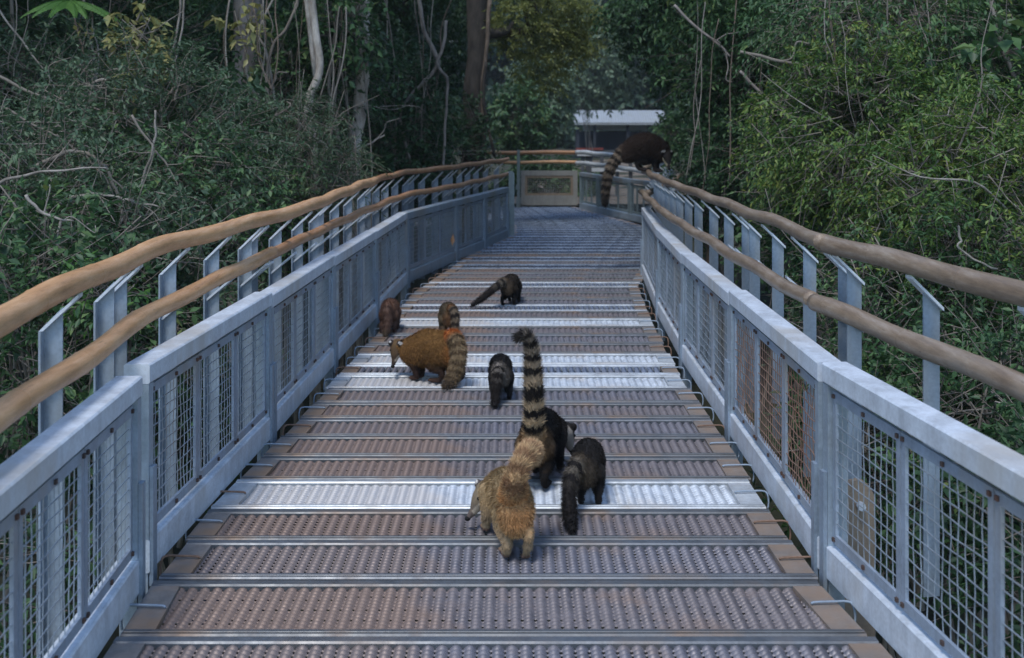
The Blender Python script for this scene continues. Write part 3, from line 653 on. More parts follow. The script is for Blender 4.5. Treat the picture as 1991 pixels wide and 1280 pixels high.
coati((.005,4.46), R(12), .93, 'golden coati nearest the camera with its bushy tail curled over its back', GOLD,
      [(-.0,-.06,.25),(.005,-.10,.315),(.025,-.08,.37),(.055,-.01,.40),(.075,.08,.385),(.08,.14,.345)], [.050,.038,.034,.037,.036,.024], (-.118,.30,.150), (-.55,-.18,-.75), nf=34000, vox=.006, lift={1: .05}, feet=[(-.036,-.0,0),(.044,-.05,0),(-.06,.30,0),(.045,.24,0)], rings=6, furlen=.95, spine=[(0,-.05,.205,.084),(0,.03,.225,.096),(0,.16,.235,.096),(0,.27,.205,.08)])
coati((.112,5.30), R(-14), .98, 'black and tan coati holding its long banded tail straight up', P_(BLK, rr=.13, rump=(.36,.22,.11), ring=(.52,.38,.22), ring2=(.26,.23,.2), tip=(.02,.016,.014), tipstart=.80, fade=.9),
      [(-.008,-.07,.24),(-.012,-.09,.31),(-.012,-.10,.42),(-.015,-.09,.54),(-.02,-.08,.63),(-.03,-.08,.695),(-.055,-.08,.725),(-.085,-.08,.712)], [.046,.040,.039,.037,.031,.026,.023,.018], (.150,.30,.175), (.30,.35,-.85), nf=26000, vox=.0065, rings=9, furlen=1.0, feet=[(-.07,-.02,0),(.05,.0,0),(-.05,.20,0),(.058,.28,0)])
coati((.33,5.03), R(-8), .79, 'black coati beside the tail-up one, its own dark tail hanging to the deck', P_(BLK, back=(.018,.015,.013), rump=(.085,.065,.045), ringdark=(.017,.014,.013), fade=2.6),
      [(-.03,-.06,.215),(-.06,-.10,.19),(-.08,-.14,.14),(-.085,-.20,.07),(-.085,-.28,.028),(-.082,-.34,.02)], [.034,.031,.029,.028,.024,.014], (.04,.33,.10), (.1,.7,-.6), nf=22000, vox=.007, rings=6, feet=[(-.03,.03,0),(.068,.03,0),(-.058,.30,0),(.058,.26,0)])
coati((-.065,6.93), R(3), .79, 'black coati with grey rump walking alone at the middle of the deck', P_(BLK, rump=(.18,.155,.13), ring=(.22,.19,.16), fade=2.4),
      [(-.015,-.07,.22),(-.02,-.115,.19),(-.03,-.13,.12),(-.035,-.15,.05),(-.04,-.19,.022)], [.034,.029,.026,.024,.016], (.02,.34,.11), (0,.8,-.6), nf=16000, rings=7)
coati((-.435,7.42), R(58), 1.0, 'large chestnut brown coati seen from the side, head lowered to the left', BRN,
      [(.045,-.04,.30),(.075,-.09,.27),(.09,-.13,.20),(.075,-.16,.12),(.045,-.19,.055),(.02,-.22,.03)], [.055,.05,.047,.043,.038,.022], (-.335,.17,.205), (-.16,-.42,-.8), nf=24000, rings=8, feet=[(-.03,.055,0),(.062,-.04,0),(-.04,.21,0),(.03,.22,0)], spine=[(0,-.055,.225,.088),(0,.03,.235,.112),(0,.15,.228,.122),(0,.25,.195,.102)])
coati((-1.0,9.15), R(-2), .80, 'small reddish brown coati beside the left railing', P_(BRN, back=(.16,.085,.055), belly=(.14,.075,.05), rump=(.17,.09,.06), leg=(.08,.045,.035), ring=(.18,.11,.08), ringdark=(.10,.055,.04)),
      [(.0,-.07,.235),(.0,-.115,.20),(.01,-.13,.13),(.0,-.15,.06),(-.005,-.18,.02)], [.036,.03,.027,.025,.015], (.0,.36,.12), (0,.8,-.6), nf=12000, rings=6)
coati((-.495,8.95), R(8), .80, 'small coati with orange rump just behind the large brown one', P_(BRN, back=(.10,.075,.045), belly=(.10,.075,.045), rump=(.20,.10,.045), ring=(.2,.15,.1), ringdark=(.03,.022,.018), tip=(.04,.03,.025)),
      [(.02,-.07,.245),(.045,-.11,.22),(.055,-.13,.14),(.045,-.15,.06),(.03,-.18,.02)], [.034,.03,.028,.025,.015], (.0,.34,.12), (0,.8,-.6), nf=12000, rings=6)
coati((-.03,10.55), R(-12), .84, 'small black coati farthest along the deck, tail stretched out to the left', P_(BLK, back=(.03,.022,.015), rump=(.12,.085,.055), fade=2.4),
      [(-.04,-.06,.23),(-.08,-.10,.215),(-.16,-.14,.16),(-.25,-.18,.09),(-.33,-.22,.04)], [.042,.034,.03,.027,.016], (.08,.36,.13), (.1,.8,-.6), nf=11000, rings=6)
coati((1.44,13.05), R(-90), 1.3, 'dark brown coati perched on the right bamboo handrail, banded tail hanging down', P_(BLK, back=(.035,.022,.016), belly=(.03,.02,.015), rump=(.06,.04,.03), fade=1.3, ring=(.27,.21,.15), ear=(.6,.58,.54), face=(.5,.42,.28)),
      [(-.14,.0,.24),(-.21,.0,.15),(-.28,.0,.06),(-.33,.0,-.06),(-.355,.0,-.20),(-.365,.0,-.32),(-.365,.0,-.41)], [.06,.058,.052,.048,.044,.036,.02], (.335,-.05,.165), (.10,-.55,-.80), z0=1.165,
      spine=[(0,-.08,.165,.082),(0,.0,.205,.112),(0,.10,.225,.12),(0,.205,.185,.095)], feet=[(-.03,.07,-.01),(.04,.045,-.01),(-.02,.18,-.02),(.03,.16,-.02)], nf=16000, rings=9, grp='coatis', perch=True)
# ------------------------------------------------------------------ vegetation
def leaves(C, Dn, nl, L, ll, lw, droop=.3, spread=.9):
    """C (N,3) spray roots, Dn (N,3) twig directions; nl leaves each on twig of length L -> V, T"""
    N = len(C); t = (np.arange(nl)+.5)/nl; t = np.tile(t, (N, 1))+rng.uniform(-.3, .3, (N, nl))/nl
    Ls = L*rng.uniform(.6, 1.3, (N, 1)); side = np.cross(Dn, rng.normal(0, 1, (N, 3))+np.array((0,0,1.2))); side /= np.maximum(np.linalg.norm(side, axis=1), 1e-6)[:, None]
    P = C[:, None]+Dn[:, None]*(t*Ls)[:, :, None]; P[:, :, 2] -= (t*t*Ls)*droop*.8
    sg = np.where(np.arange(nl) % 2 == 0, 1., -1.)[None, :, None]
    d = Dn[:, None]*.55+side[:, None]*sg*spread+rng.normal(0, .35, (N, nl, 3)); d[:, :, 2] -= droop
    d /= np.linalg.norm(d, axis=2)[:, :, None]; d = d.reshape(-1, 3); P = P.reshape(-1, 3)
    n = rng.normal(0, .55, d.shape)+np.array((0,0,1.)); s_ = np.cross(d, n); s_ /= np.maximum(np.linalg.norm(s_, axis=1), 1e-6)[:, None]; n = np.cross(s_, d)
    k = rng.uniform(.6, 1.25, (len(P), 1)); a = P; tip = P+d*ll*k-n*ll*.12*k; m_ = P+d*ll*.42*k
    l = m_+s_*lw*.5*k+n*lw*.18; r = m_-s_*lw*.5*k+n*lw*.18
    V = np.stack([a, l, tip, r], 1).reshape(-1, 3); b0 = np.arange(len(P))*4
    T = np.stack([np.stack([b0, b0+1, b0+2], 1), np.stack([b0, b0+2, b0+3], 1)], 1).reshape(-1, 3)
    return V, T, C, Dn, Ls
def blob(c, r, n, seed=0, shell=.35, gaps=.15):
    out = []; tot = 0; c = np.array(c); r = np.array(r); g = np.random.default_rng(int(abs(c[0]*991+c[1]*37+c[2]*7))+seed)
    ph = g.uniform(0, 6, 6)
    while tot < n:
        q = g.normal(0, 1, (n*2, 3)); q /= np.linalg.norm(q, axis=1)[:, None]; q *= (shell+(1-shell)*g.random((len(q), 1)))**.6*(1+.14*np.sin(q[:, :1]*5+ph[0])*np.sin(q[:, 2:]*4+ph[1])+.1*np.sin(q[:, 1:2]*8+ph[2]))
        p = c+q*r; f_ = 2.6/max(.6, r.mean()); v = np.sin(p[:, 0]*f_*2.1+ph[3])+np.sin(p[:, 1]*f_*1.7+ph[4])+np.sin(p[:, 2]*f_*2.7+ph[5])
        p = p[v > -3+gaps*6]; out.append(p); tot += len(p)
    return np.concatenate(out)[:n]
def twigs(C, Dn, L, droop, rad, every=1):
    N = len(C[::every]); c = C[::every]; d = Dn[::every]; s1 = np.cross(d, (0,0,1.)); s1 /= np.maximum(np.linalg.norm(s1, axis=1), 1e-6)[:, None]; s2 = np.cross(d, s1)
    rings = []
    for t in (-.9, 0., .5, 1.):
        p = c+d*L*t; p[:, 2] -= t*abs(t)*L*droop*.8; rr = rad*(1.2-.6*t)*.5
        rings.append(np.stack([p+s1*rr, p-s1*rr*.5+s2*rr*.87, p-s1*rr*.5-s2*rr*.87], 1))
    V = np.stack(rings, 1).reshape(-1, 3); b0 = np.arange(N)*12; Q = []
    for i in range(3):
        for k in range(3): Q.append(np.stack([b0+i*3+k, b0+i*3+(k+1) % 3, b0+(i+1)*3+(k+1) % 3, b0+(i+1)*3+k], 1))
    return V, np.concatenate(Q)
def outward(C, c, up=.35, jitter=.55):
    d = C-np.array(c); d /= np.maximum(np.linalg.norm(d, axis=1), 1e-6)[:, None]; d = d+rng.normal(0, jitter, d.shape); d[:, 2] += up
    return d/np.linalg.norm(d, axis=1)[:, None]
def foliage_part(name, blobs, mat, parent, ll=.055, lw=.024, nl=12, L=.3, droop=.3, dens=1.0):
    Vs, Ts, b0 = [], [], 0; tw = []
    for (c, r, n) in blobs:
        C = blob(c, r, max(4, int(n*dens))); D_ = outward(C, c)
        V, T, _, _, _ = leaves(C, D_, nl, L, ll, lw, droop); Vs.append(V); Ts.append(T+b0); b0 += len(V); tw.append((C, D_))
    o = np_mesh(name, np.concatenate(Vs), np.concatenate(Ts), mat, parent)
    return o, np.concatenate([a for a, _ in tw]), np.concatenate([d for _, d in tw])
def bush(label, c, r, n, lm, ll=.055, lw=.024, nl=12, L=.3, droop=.3, stems=5, tw=.006, tevery=2, bk='twig', cat='shrub', name='shrub', bare=5, group='shrubs crowding the walkway'):
    c = Vector(c); gz = ground_z(c.x, c.y)-.1; root = empty(name, (c.x, c.y, gz)); tag(root, label, cat, group)
    o, C, D_ = foliage_part('foliage', [(c, r, int(n*.8))], LM[lm], root, ll*1.22, lw*1.25, nl, L, droop)
    V, Q = twigs(C, D_, L, droop, tw, tevery); np_mesh('twigs', V, Q, BM[bk], root)
    for k in range(stems):
        a = random.uniform(0, 6.28); tx = Vector((c.x+math.cos(a)*r[0]*.6, c.y+math.sin(a)*r[1]*.6, c.z+r[2]*random.uniform(0, .7)))
        b0 = Vector((c.x+random.uniform(-.2, .2), c.y+random.uniform(-.2, .2), gz)); md = b0.lerp(tx, .5)+Vector((random.uniform(-.2, .2), random.uniform(-.2, .2), .15))
        P = crom([b0, md, tx], 6); mb = MB(); rr = np.linspace(random.uniform(.014, .026), .005, len(P)); mb.tube(P, [float(q) for q in rr], 6); mb.build('stem', BM[bk], root, True)
    for k in range(bare):
        q = Vector([float(v) for v in C[k*7 % len(C)]]); d = Vector([float(v) for v in D_[k*7 % len(C)]]); d.y = -abs(d.y)*.5; d.z = d.z*.6+random.uniform(-.3, .5); d.normalize(); Lb = random.uniform(.35, .95)*min(1.0, r[0]+.2)
        e = crom([q-d*Lb*.5, q+Vector((random.uniform(-.05, .05), -.08, random.uniform(-.05, .05))), q+d*Lb*.5+Vector((random.uniform(-.1, .1), -.05, random.uniform(-.12, .06))), q+d*Lb+Vector((0, 0, random.uniform(-.25, .1)))], 4)
        mb = MB(); mb.tube(e, [float(v) for v in np.linspace(random.uniform(.005, .010), .002, len(e))], 5); mb.build('bare_twig', BM['bone' if random.random() < .45 else 'twig'], root, True)
    return root
def branch(name, label, pts, r0, r1, bk, cat='branch', group=None, forks=0, fl=.4, seg=7, wob=.0):
    """pts: list of Vectors"""
    P = crom(pts, 7); n = len(P); rr = np.linspace(r0, r1, n)
    P = [p+Vector((math.sin(i*1.1+r0*900)*wob, 0, math.cos(i*.9+r0*700)*wob)) for i, p in enumerate(P)]
    if not forks:
        mb = MB(); mb.tube(P, [float(x) for x in rr], seg); return tag(mb.build(name, BM[bk], None, True), label, cat, group)
    root = empty(name, P[0]); tag(root, label, cat, group); mb = MB(); mb.tube(P, [float(x) for x in rr], seg); mb.build('stem', BM[bk], root, True)
    for k in range(forks):
        i = int(n*(.25+.7*(k+.5)/forks)); i = min(i, n-2); d = (P[i+1]-P[i]).normalized(); q = Vector((random.uniform(-1, 1), random.uniform(-.4, .4), random.uniform(-.7, 1))); d = (d*.8+q).normalized()
        e = [P[i], P[i]+d*fl*.35+Vector((0,0,random.uniform(-.04, .04))), P[i]+d*fl*.7+Vector((random.uniform(-.08, .08), 0, random.uniform(-.06, .06))), P[i]+d*fl*random.uniform(.8, 1.2)]
        e = crom(e, 4); mb = MB(); mb.tube(e, [float(x) for x in np.linspace(rr[i]*.6, r1*.5, len(e))], 5); mb.build('twig', BM[bk], root, True)
    return root
def tree(label, trunk, r0, r1, bk, blobs, lm, ll=.09, lw=.045, nl=12, L=.45, droop=.3, limbs=4, seg=12, group='forest trees beside the walkway', extra=None):
    """trunk: list of Vectors from the ground up"""
    P = crom(trunk, 8); root = empty('tree', P[0]); tag(root, label, 'tree', group)
    n = len(P); rr = [float(r0+(r1-r0)*(i/(n-1))**.8+(r0*.5*math.exp(-i/2.0))) for i in range(n)]
    P = [p+Vector((math.sin(i*.7)*r0*.12, 0, 0)) for i, p in enumerate(P)]
    mb = MB(); mb.tube(P, rr, seg); mb.build('trunk', BM[bk], root, True)
    top = P[-1]
    for (c, r, nn) in blobs[:limbs]:
        st = P[int(n*random.uniform(.6, .95))-1]; c = Vector(c); mid = st.lerp(c, .5)+Vector((random.uniform(-.2, .2), random.uniform(-.2, .2), -.1))
        e = crom([st, mid, c], 6); mb = MB(); mb.tube(e, [float(x) for x in np.linspace(r1*.7, .012, len(e))], 7); mb.build('limb', BM[bk], root, True)
    foliage_part('crown', blobs, LM[lm], root, ll, lw, nl, L, droop)
    return root
A = atD
# --- left trees; unseen high crowns are added to keep skylight off the forest
def up(x, y, D, ztop, dx=0.0, dy=0.0):
    p = A(x, y, D); g_ = ground_z(p.x, D)-.1; return [Vector((p.x-dx*.3, D, g_)), Vector((p.x, D, p.z)), Vector((p.x+dx, D+dy, ztop))]
def gtrunk(pts, ztop=6.0, dx=0.0):
    """pts list of (x,y,D) bottom to top; extended to ground and up"""
    Q = [A(*p) for p in pts]; b0 = Q[0].copy(); b0.z = ground_z(b0.x, b0.y)-.15; t = Q[-1].copy(); t.z = ztop; t.x += dx
    return [b0]+Q+[t]
tree('broad grey brown trunk hung with creepers, left of the pale slim trunks', gtrunk([(482,300,13),(478,160,13),(488,20,13)], 6.5), .235, .16, 'grey',
     [((-3.1,13.2,5.6),(2.2,2.0,1.4),900),((-4.6,12.5,5.0),(1.6,1.8,1.2),600),((-2.4,15,6.2),(1.8,1.8,1.2),500)], 'dark')
tree('slim white barked trunk bending left halfway, standing before the grey brown trunk', gtrunk([(612,345,12),(598,230,12),(603,190,12),(622,120,12),(606,0,12)], 6.0, -.2), .048, .04, 'pale',
     [((-2.5,12,6.0),(1.3,1.3,.9),400)], 'mid')
tree('pale blotched trunk thickening to a gnarled foot, just right of the slim white one', gtrunk([(688,320,13),(690,270,13),(702,190,13),(704,120,13),(706,0,13)], 6.2, .1), .085, .075, 'pale',
     [((-1.9,13.5,6.3),(1.7,1.6,1.0),600)], 'mid')
t4 = tree('tall nearly black vine wrapped trunk with olive yellow crown near the far gate', gtrunk([(922,300,18.6),(924,180,18.6),(930,0,18.6)], 7.5, .1), .20, .17, 'dark',
     [((A(x, y, 18.8+dd).x, 18.8+dd, A(x, y, 18.8+dd).z), (q*.85, q, q*.62), int(nn*.7)) for x, y, q, dd, nn in ((1000,40,.42,0,240),(1062,62,.36,.4,220),(1105,95,.30,.6,150),(1128,35,.34,.8,170),(1042,118,.24,.3,100),(1072,148,.17,.4,60),(985,92,.22,0,80),(1090,5,.42,.5,240),(1020,-35,.5,.2,260),(1140,70,.18,.7,60),(1015,150,.14,.2,40),(1150,105,.12,.5,30),(1095,130,.13,.4,36),(1058,172,.10,.3,22),(968,60,.2,.1,60),(1160,40,.14,.9,40))], 'olive', .07, .03, 12, .34, .5, limbs=5)
tree('thin dark trunk at the far left edge of the forest', gtrunk([(50,260,14),(46,120,14),(40,0,14)], 6, -.2), .07, .055, 'brown', [((-6.2,14,5.2),(1.8,1.6,1.4),700),((-7.8,14.5,4.2),(1.6,1.6,1.4),500)], 'dark')
tree('shaded evergreen with big dark leaves left of the black trunk', gtrunk([(800,260,22),(790,0,22)], 8), .14, .1, 'dark',
     [((-2.0,21,3.4),(1.3,1.2,1.3),700),((-1.6,22,5.2),(1.8,1.6,1.5),800),((-3.2,20,2.6),(1.3,1.2,1.4),700),((-2.6,19.5,4.8),(1.4,1.2,1.2),500),((-1.5,20.8,2.0),(.6,.7,.9),260)], 'dark', .12, .055)
# --- right trees; crowns above the view likewise added to block skylight
tree('dark glossy tree overhanging the shelter right of the gate', gtrunk([(1372,330,17),(1378,200,17),(1370,60,17)], 7, -.4), .13, .09, 'brown',
     [((2.15,17.5,3.35),(.62,.8,.5),520),((3.2,17,3.0),(.95,1.0,.95),1000),((2.5,17.8,4.3),(.9,1.0,.7),600),((3.4,16.5,1.6),(.85,.9,1.0),850),((2.55,18.0,2.55),(.24,.5,.32),150),((3.4,16.0,5.2),(1.8,1.6,1.2),600)], 'dark', .085, .045, 12, .34)
tree('leafy tree with drooping pale green sprays at the top right of the walkway', gtrunk([(1600,330,12.5),(1560,120,12.5)], 6, -.3), .07, .05, 'grey',
     [((2.35,12.3,3.35),(1.0,.9,.6),520),((3.3,12,3.0),(1.1,1.0,.7),620),((4.3,11.5,3.2),(1.1,1.0,.8),560),((3.2,12.5,4.8),(2.0,1.6,1.1),700)], 'mid', .085, .03, 12, .4, .7)
tree('slender tree with greyish upright stems behind the right bushes', gtrunk([(1985,240,10),(1962,100,10),(1930,0,10)], 5.5, -.3), .045, .03, 'grey',
     [((4.4,10.5,3.6),(1.2,1.0,.8),450),((5.2,9.5,3.2),(1.2,1.0,.9),400),((4.4,9.8,4.8),(1.6,1.4,.9),500)], 'mid', .07, .03)
# --- left shrubs
bush('grey green bush low in the left corner behind the nearest posts', A(40,700,6.3), (.75,.8,.85), 620, 'mid', stems=4)
bush('fine leaved bush right behind the second pair of left posts', A(300,600,7.2), (.55,.8,.75), 480, 'grey', .045, .02)
bush('tangled grey bush at the left edge above the bamboo rail', A(30,430,7.6), (1.0,1.0,.85), 780, 'grey', .05, .018, stems=7)
bush('dense feathery grey green bush left of the trunks, the largest one there', A(270,300,9.2), (1.05,1.1,.85), 1300, 'grey', .045, .016, 16, stems=7)
bush('rounded leafy bush just above the orange bamboo handrail', A(330,420,8.6), (.75,.9,.65), 650, 'mid', .05, .026)
bush('shaded bush with oval leaves at the left edge, upper middle', A(90,230,10.5), (1.3,1.1,.8), 850, 'grey', .055, .02, stems=6)
bush('dark shrub filling the hollow below the fern fronds', A(150,90,13), (1.8,1.2,1.1), 800, 'dark', .07, .035)
bush('dark shrub between the left bushes and the broad grey trunk', A(330,200,14.2), (.8,.9,1.1), 700, 'dark', .06, .03)
bush('wispy willow like shrub below the slim white trunk', A(560,330,11.6), (.7,1.0,.72), 950, 'grey', .065, .010, 14, .35, .5, stems=8)
bush('thin leaved shrub at the foot of the broad grey trunk', A(480,390,10.8), (.6,.9,.62), 620, 'mid', .05, .02)
bush('small bush with green leaves between the two pale trunks', A(650,150,13.4), (.62,.7,.75), 480, 'mid', .055, .026)
bush('leafy creeper bush draped over the broad grey trunk', A(548,150,12.6), (.25,.4,.8), 240, 'mid', .055, .026)
bush('deep green shrub right of the pale blotched trunk', A(770,230,16), (.75,1.0,1.0), 700, 'dark', .07, .035)
bush('dark shrub low behind the left handrail posts', A(780,350,16.5), (.7,1.0,.6), 450, 'dark', .07, .03)
bush('dark shrub around the foot of the black trunk', A(880,300,18), (.6,.8,.9), 420, 'dark', .07, .03)
bush('low bush beneath the left railing, seen through the near mesh', Vector((-2.6,4.6,-.25)), (.7,.9,.6), 450, 'mid')
bush('low bush beneath the left railing, beyond the near one', Vector((-2.4,7.6,-.2)), (.6,1.2,.6), 450, 'dark')
# --- right shrubs
GR = 'shrubs crowding the walkway'
bush('large sunny bush with yellow green leaves above the right handrail', A(1690,270,8.6), (.85,1.0,.85), 2300, 'yellow', .040, .014, 13, .26, stems=6, droop=.6, tevery=3)
bush('yellow flecked bush at the right edge of the picture', A(1890,400,7.4), (.75,.9,.75), 1700, 'yellow', .038, .014, 13, .26, droop=.6, tevery=3)
bush('green bush below the yellow flecked ones, behind the thick bamboo', A(1800,600,7.4), (.75,.9,.75), 1300, 'mid', .040, .016, droop=.5)
bush('brownish thicket in the lower right corner behind the top rail', A(1930,800,6.2), (.6,.8,.6), 520, 'mid', .045, .02, stems=8)
bush('mid green bush with hanging leaves in the upper right', A(1830,120,10), (1.25,1.0,.75), 1050, 'mid', .06, .024, droop=.6)
bush('shaded bush between the dark tree and the sunny bush', A(1520,300,12), (.85,1.0,.8), 700, 'dark', .06, .028)
bush('dim leafy bush under the drooping sprays', A(1500,130,12.6), (1.1,1.0,.6), 800, 'mid', .065, .026)
bush('bush with mixed green leaves at the foot of the sunny bush', A(1620,440,9.6), (.75,1.0,.6), 700, 'mid', .055, .024)
bush('dark shrub close behind the right handrail posts at the bend', A(1400,370,14), (.6,1.0,.6), 520, 'dark', .06, .028)
bush('low bush seen through the rusty mesh on the right', Vector((2.2,6.6,-.2)), (.6,1.0,.6), 450, 'mid')
bush('low bush seen through the nearest right mesh', Vector((2.6,4.9,-.15)), (.65,.9,.7), 520, 'dark')
bush('hanging leafy sprays above the sunny bush at the top right', A(1700,70,9.2), (.95,.8,.5), 900, 'mid', .055, .018, 12, .35, .9, bare=12)
bush('sparse creeper with large heart shaped leaves at the upper right', A(1880,150,8.6), (.55,.5,.40), 60, 'mid', .13, .10, 4, .3, .9, stems=1, name='creeper', cat='creeper')
bush('dark shrub wall behind the sunny bush at the right edge', A(1960,250,10.5), (.9,.8,1.1), 900, 'dark', .06, .026)
bush('broad leaved shrub in shade beside the dark tree trunk', A(1450,200,13), (.5,.6,.7), 260, 'dark', .11, .055, 8)
bush('large leaved creeper over the left bush near the picture edge', A(110,480,6.8), (.35,.4,.3), 60, 'mid', .085, .05, 6, .25, .6, stems=1, name='creeper', cat='creeper')
bush('broad leaved shrub in the hollow left of the broad trunk', A(405,260,10.6), (.4,.5,.6), 170, 'dark', .11, .055, 8)
bush('light green leafy top between the two pale trunks', A(655,40,12.6), (.4,.4,.45), 200, 'mid', .08, .04, 9)
def vines(label, specs, D):
    root = empty('vine_curtain', A(specs[0][0], 200, D)); tag(root, label, 'vines', 'vines hanging in the forest')
    for (x, y0, y1, w) in specs:
        k = 6; dx = random.uniform(-40, 40); ph = random.uniform(0, 6); dd = random.uniform(-.4, .4)
        P = [A(x+dx*t/k+random.uniform(2, 8)*math.sin(t*1.1+ph), y0+(y1-y0)*t/k, D+dd) for t in range(k+1)]
        Q = crom(P, 5); mb = MB(); mb.tube(Q, [w*D/F/2]*len(Q), 5); mb.build('vine', BM[random.choice(('bone','twig','brown','brown'))], root, True)
    return root
rv = lambda xa, xb, n, ya, yb: [(random.uniform(xa, xb), random.uniform(-40, ya), random.uniform(yb, yb+120), random.uniform(1.3, 3.4)) for _ in range(n)]
vines('thin vines hanging over the broad grey trunk and left of it', rv(430, 590, 11, 20, 170), 11.7)
vines('thin vines hanging between the pale trunks', rv(632, 680, 4, 20, 180), 12.2)
vines('few thin vines in the far upper left', rv(20, 220, 6, 10, 120), 10)
vines('vines dangling in the dark gap left of the black trunk', rv(740, 890, 7, 60, 180), 15.8)
vines('thin stems hanging down through the upper right foliage', rv(1580, 1970, 10, 60, 150), 8.3)
vines('thin vines hanging in the shade right of the bend', rv(1330, 1560, 8, 160, 300), 11.4)
# --- centre background
GC = 'shrubs in the clearing beyond the gate'
bush('pale sage coloured bush in the clearing left of the shelter', A(1050,195,38), (1.05,1.1,1.15), 900, 'sage', .16, .07, 12, .5, group=GC)
bush('green bush in the clearing right behind the far bamboo rails', A(1012,235,33), (.75,1.0,1.0), 600, 'mid', .13, .06, 12, .45, group=GC)
bush('low dark green bush seen through the gate mesh', A(1065,372,26.5), (1.3,.8,.75), 1500, 'mid', .08, .035, group=GC)
bush('bluish green bush behind the sage one', A(1150,120,55), (2.4,1.6,2.2), 800, 'sage', .2, .1, 12, .6, group=GC)
bush('small ragged bush in front of the shelter roof, right side', A(1305,262,24), (.25,.4,.40), 130, 'mid', .09, .045, bare=0, group=GC)
# forest mass that reads as one wood, raised out of view to block skylight
def mass(name, label, boxes, lm, ll, lw, nl, L, droop=.3):
    Vs, Ts, b0 = [], [], 0
    for (x0, x1, y0, y1, z0, z1, n) in boxes:
        C = np.stack([rng.uniform(x0, x1, n), rng.uniform(y0, y1, n), rng.uniform(z0, z1, n)], 1)
        C[:, 0] += .6*np.sin(C[:, 1]*.9)*.5; v = np.sin(C[:, 0]*2.3+1)+np.sin(C[:, 1]*1.6)+np.sin(C[:, 2]*2.9); C = C[v > -1.2]
        D_ = rng.normal(0, 1, C.shape); D_ /= np.linalg.norm(D_, axis=1)[:, None]
        V, T, _, _, _ = leaves(C, D_, nl, L, ll, lw, droop); Vs.append(V); Ts.append(T+b0); b0 += len(V)
    return tag(np_mesh(name, np.concatenate(Vs), np.concatenate(Ts), LM[lm]), label, 'forest', None, 'stuff')
mass('undergrowth', 'dark dense jungle undergrowth massed behind the left shrubs', [(-9,-5.2,6,13,-1.5,8,2600),(-8,-3.4,14,22,-1.2,9,3600),(-12,-7,13,30,0,9,2600),(-8,-3.2,24,34,-.2,6,2600)], 'dark', .17, .09, 12, .6)
mass('undergrowth', 'dark dense jungle undergrowth massed behind the right shrubs', [(5,9,6,13,-1.5,8,2600),(4.2,9,13,22,-1.2,9,3400),(8,13,13,30,0,9,2200),(5.2,10,22,34,0,6,2600)], 'dark', .17, .09, 12, .6)
mass('far_wood', 'distant wooded slope closing the view above the clearing', [(-26,-8,44,60,0,9,2400),(9,30,44,60,0,9,2400),(-34,38,72,82,0,20,16000)], 'far', .6, .4, 12, 1.5)
# --- fern and bright compound leaves
def fronds(name, label, c, n, L, lm, cat, upz=.6, ll=.07, lw=.018, arc=(0, 6.28), grp=None, hang=.15):
    c = Vector(c); Vs, Ts, b0 = [], [], 0; root = empty(name, c); tag(root, label, cat, grp)
    for k in range(n):
        a = arc[0]+(arc[1]-arc[0])*(k+random.random()*.6)/n; d = Vector((math.cos(a), math.sin(a), upz*random.uniform(.6, 1.4))).normalized(); P = []
        for t in range(15): u_ = t/14; P.append(c+d*L*u_+Vector((0,0,-.45*L*u_*u_)))
        mb = MB(); mb.tube(P, [float(x) for x in np.linspace(.006, .002, 15)], 4); mb.build('stalk', LM[lm], root)
        V = []; T = []; 
        for i in range(1, 15):
            t = (P[i]-P[i-1]).normalized(); s_ = t.cross(Vector((0,0,1))).normalized(); 
            for q in range(2):
                pc = P[i-1].lerp(P[i], q*.5); sz = ll*(1.25-abs(i/14-.35)*1.5)*L/.5
                for sg in (-1, 1):
                    dd = (s_*sg+t*.35+Vector((0,0,-hang))).normalized(); b1 = len(V); w_ = t*lw
                    V += [pc, pc+dd*sz*.45+w_, pc+dd*sz, pc+dd*sz*.45-w_*.6]; T += [(b1, b1+1, b1+2), (b1, b1+2, b1+3)]
        np_mesh('frond', np.array([tuple(v) for v in V]), np.array(T), LM[lm], root)
fronds('fern', 'green fern arching just above the left handrail beside the pale trunk', A(735,335,14.6), 9, .62, 'mid', 'fern', 1.1)
fronds('compound_leaf_plant', 'bright lime green feathery leaves lit at the top left corner', A(135,2,9.8), 9, .42, 'bright', 'plant', .05, .10, .028, arc=(-2.4, 1.0), hang=.75)
fronds('fern', 'small pale green palm like sprig in the right foliage', A(1480,75,11.5), 7, .4, 'mid', 'fern', .0, .09)
fronds('fern', 'palm like sprig at the far right edge of the foliage', A(1985,50,9), 6, .4, 'mid', 'fern', .3, .08)
bush('cluster of drooping yellowing leaves hanging in the upper left shade', A(272,75,9.4), (.14,.15,.28), 26, 'yellowing', .11, .045, 7, .25, .9, stems=0, bare=2, name='hanging_leaves', cat='leaves', group='yellowing leaves hanging in the shade')
bush('pale yellow leaves hanging in front of the broad grey trunk', A(474,60,11.6), (.12,.12,.25), 18, 'yellowing', .10, .045, 6, .25, .8, stems=0, bare=2, name='hanging_leaves', cat='leaves', group='yellowing leaves hanging in the shade')
bush('few yellow green leaves sticking up through the left bush', A(235,110,9.5), (.16,.2,.3), 22, 'yellowing', .07, .03, 7, .25, .6, stems=0, bare=2, name='hanging_leaves', cat='leaves', group='yellowing leaves hanging in the shade')
bush('lime leaves poking up between the left posts and lower bamboo', A(200,575,6.2), (.12,.2,.16), 34, 'bright', .05, .022, 8, .2, .3, stems=0, bare=1, name='sapling', cat='plant')
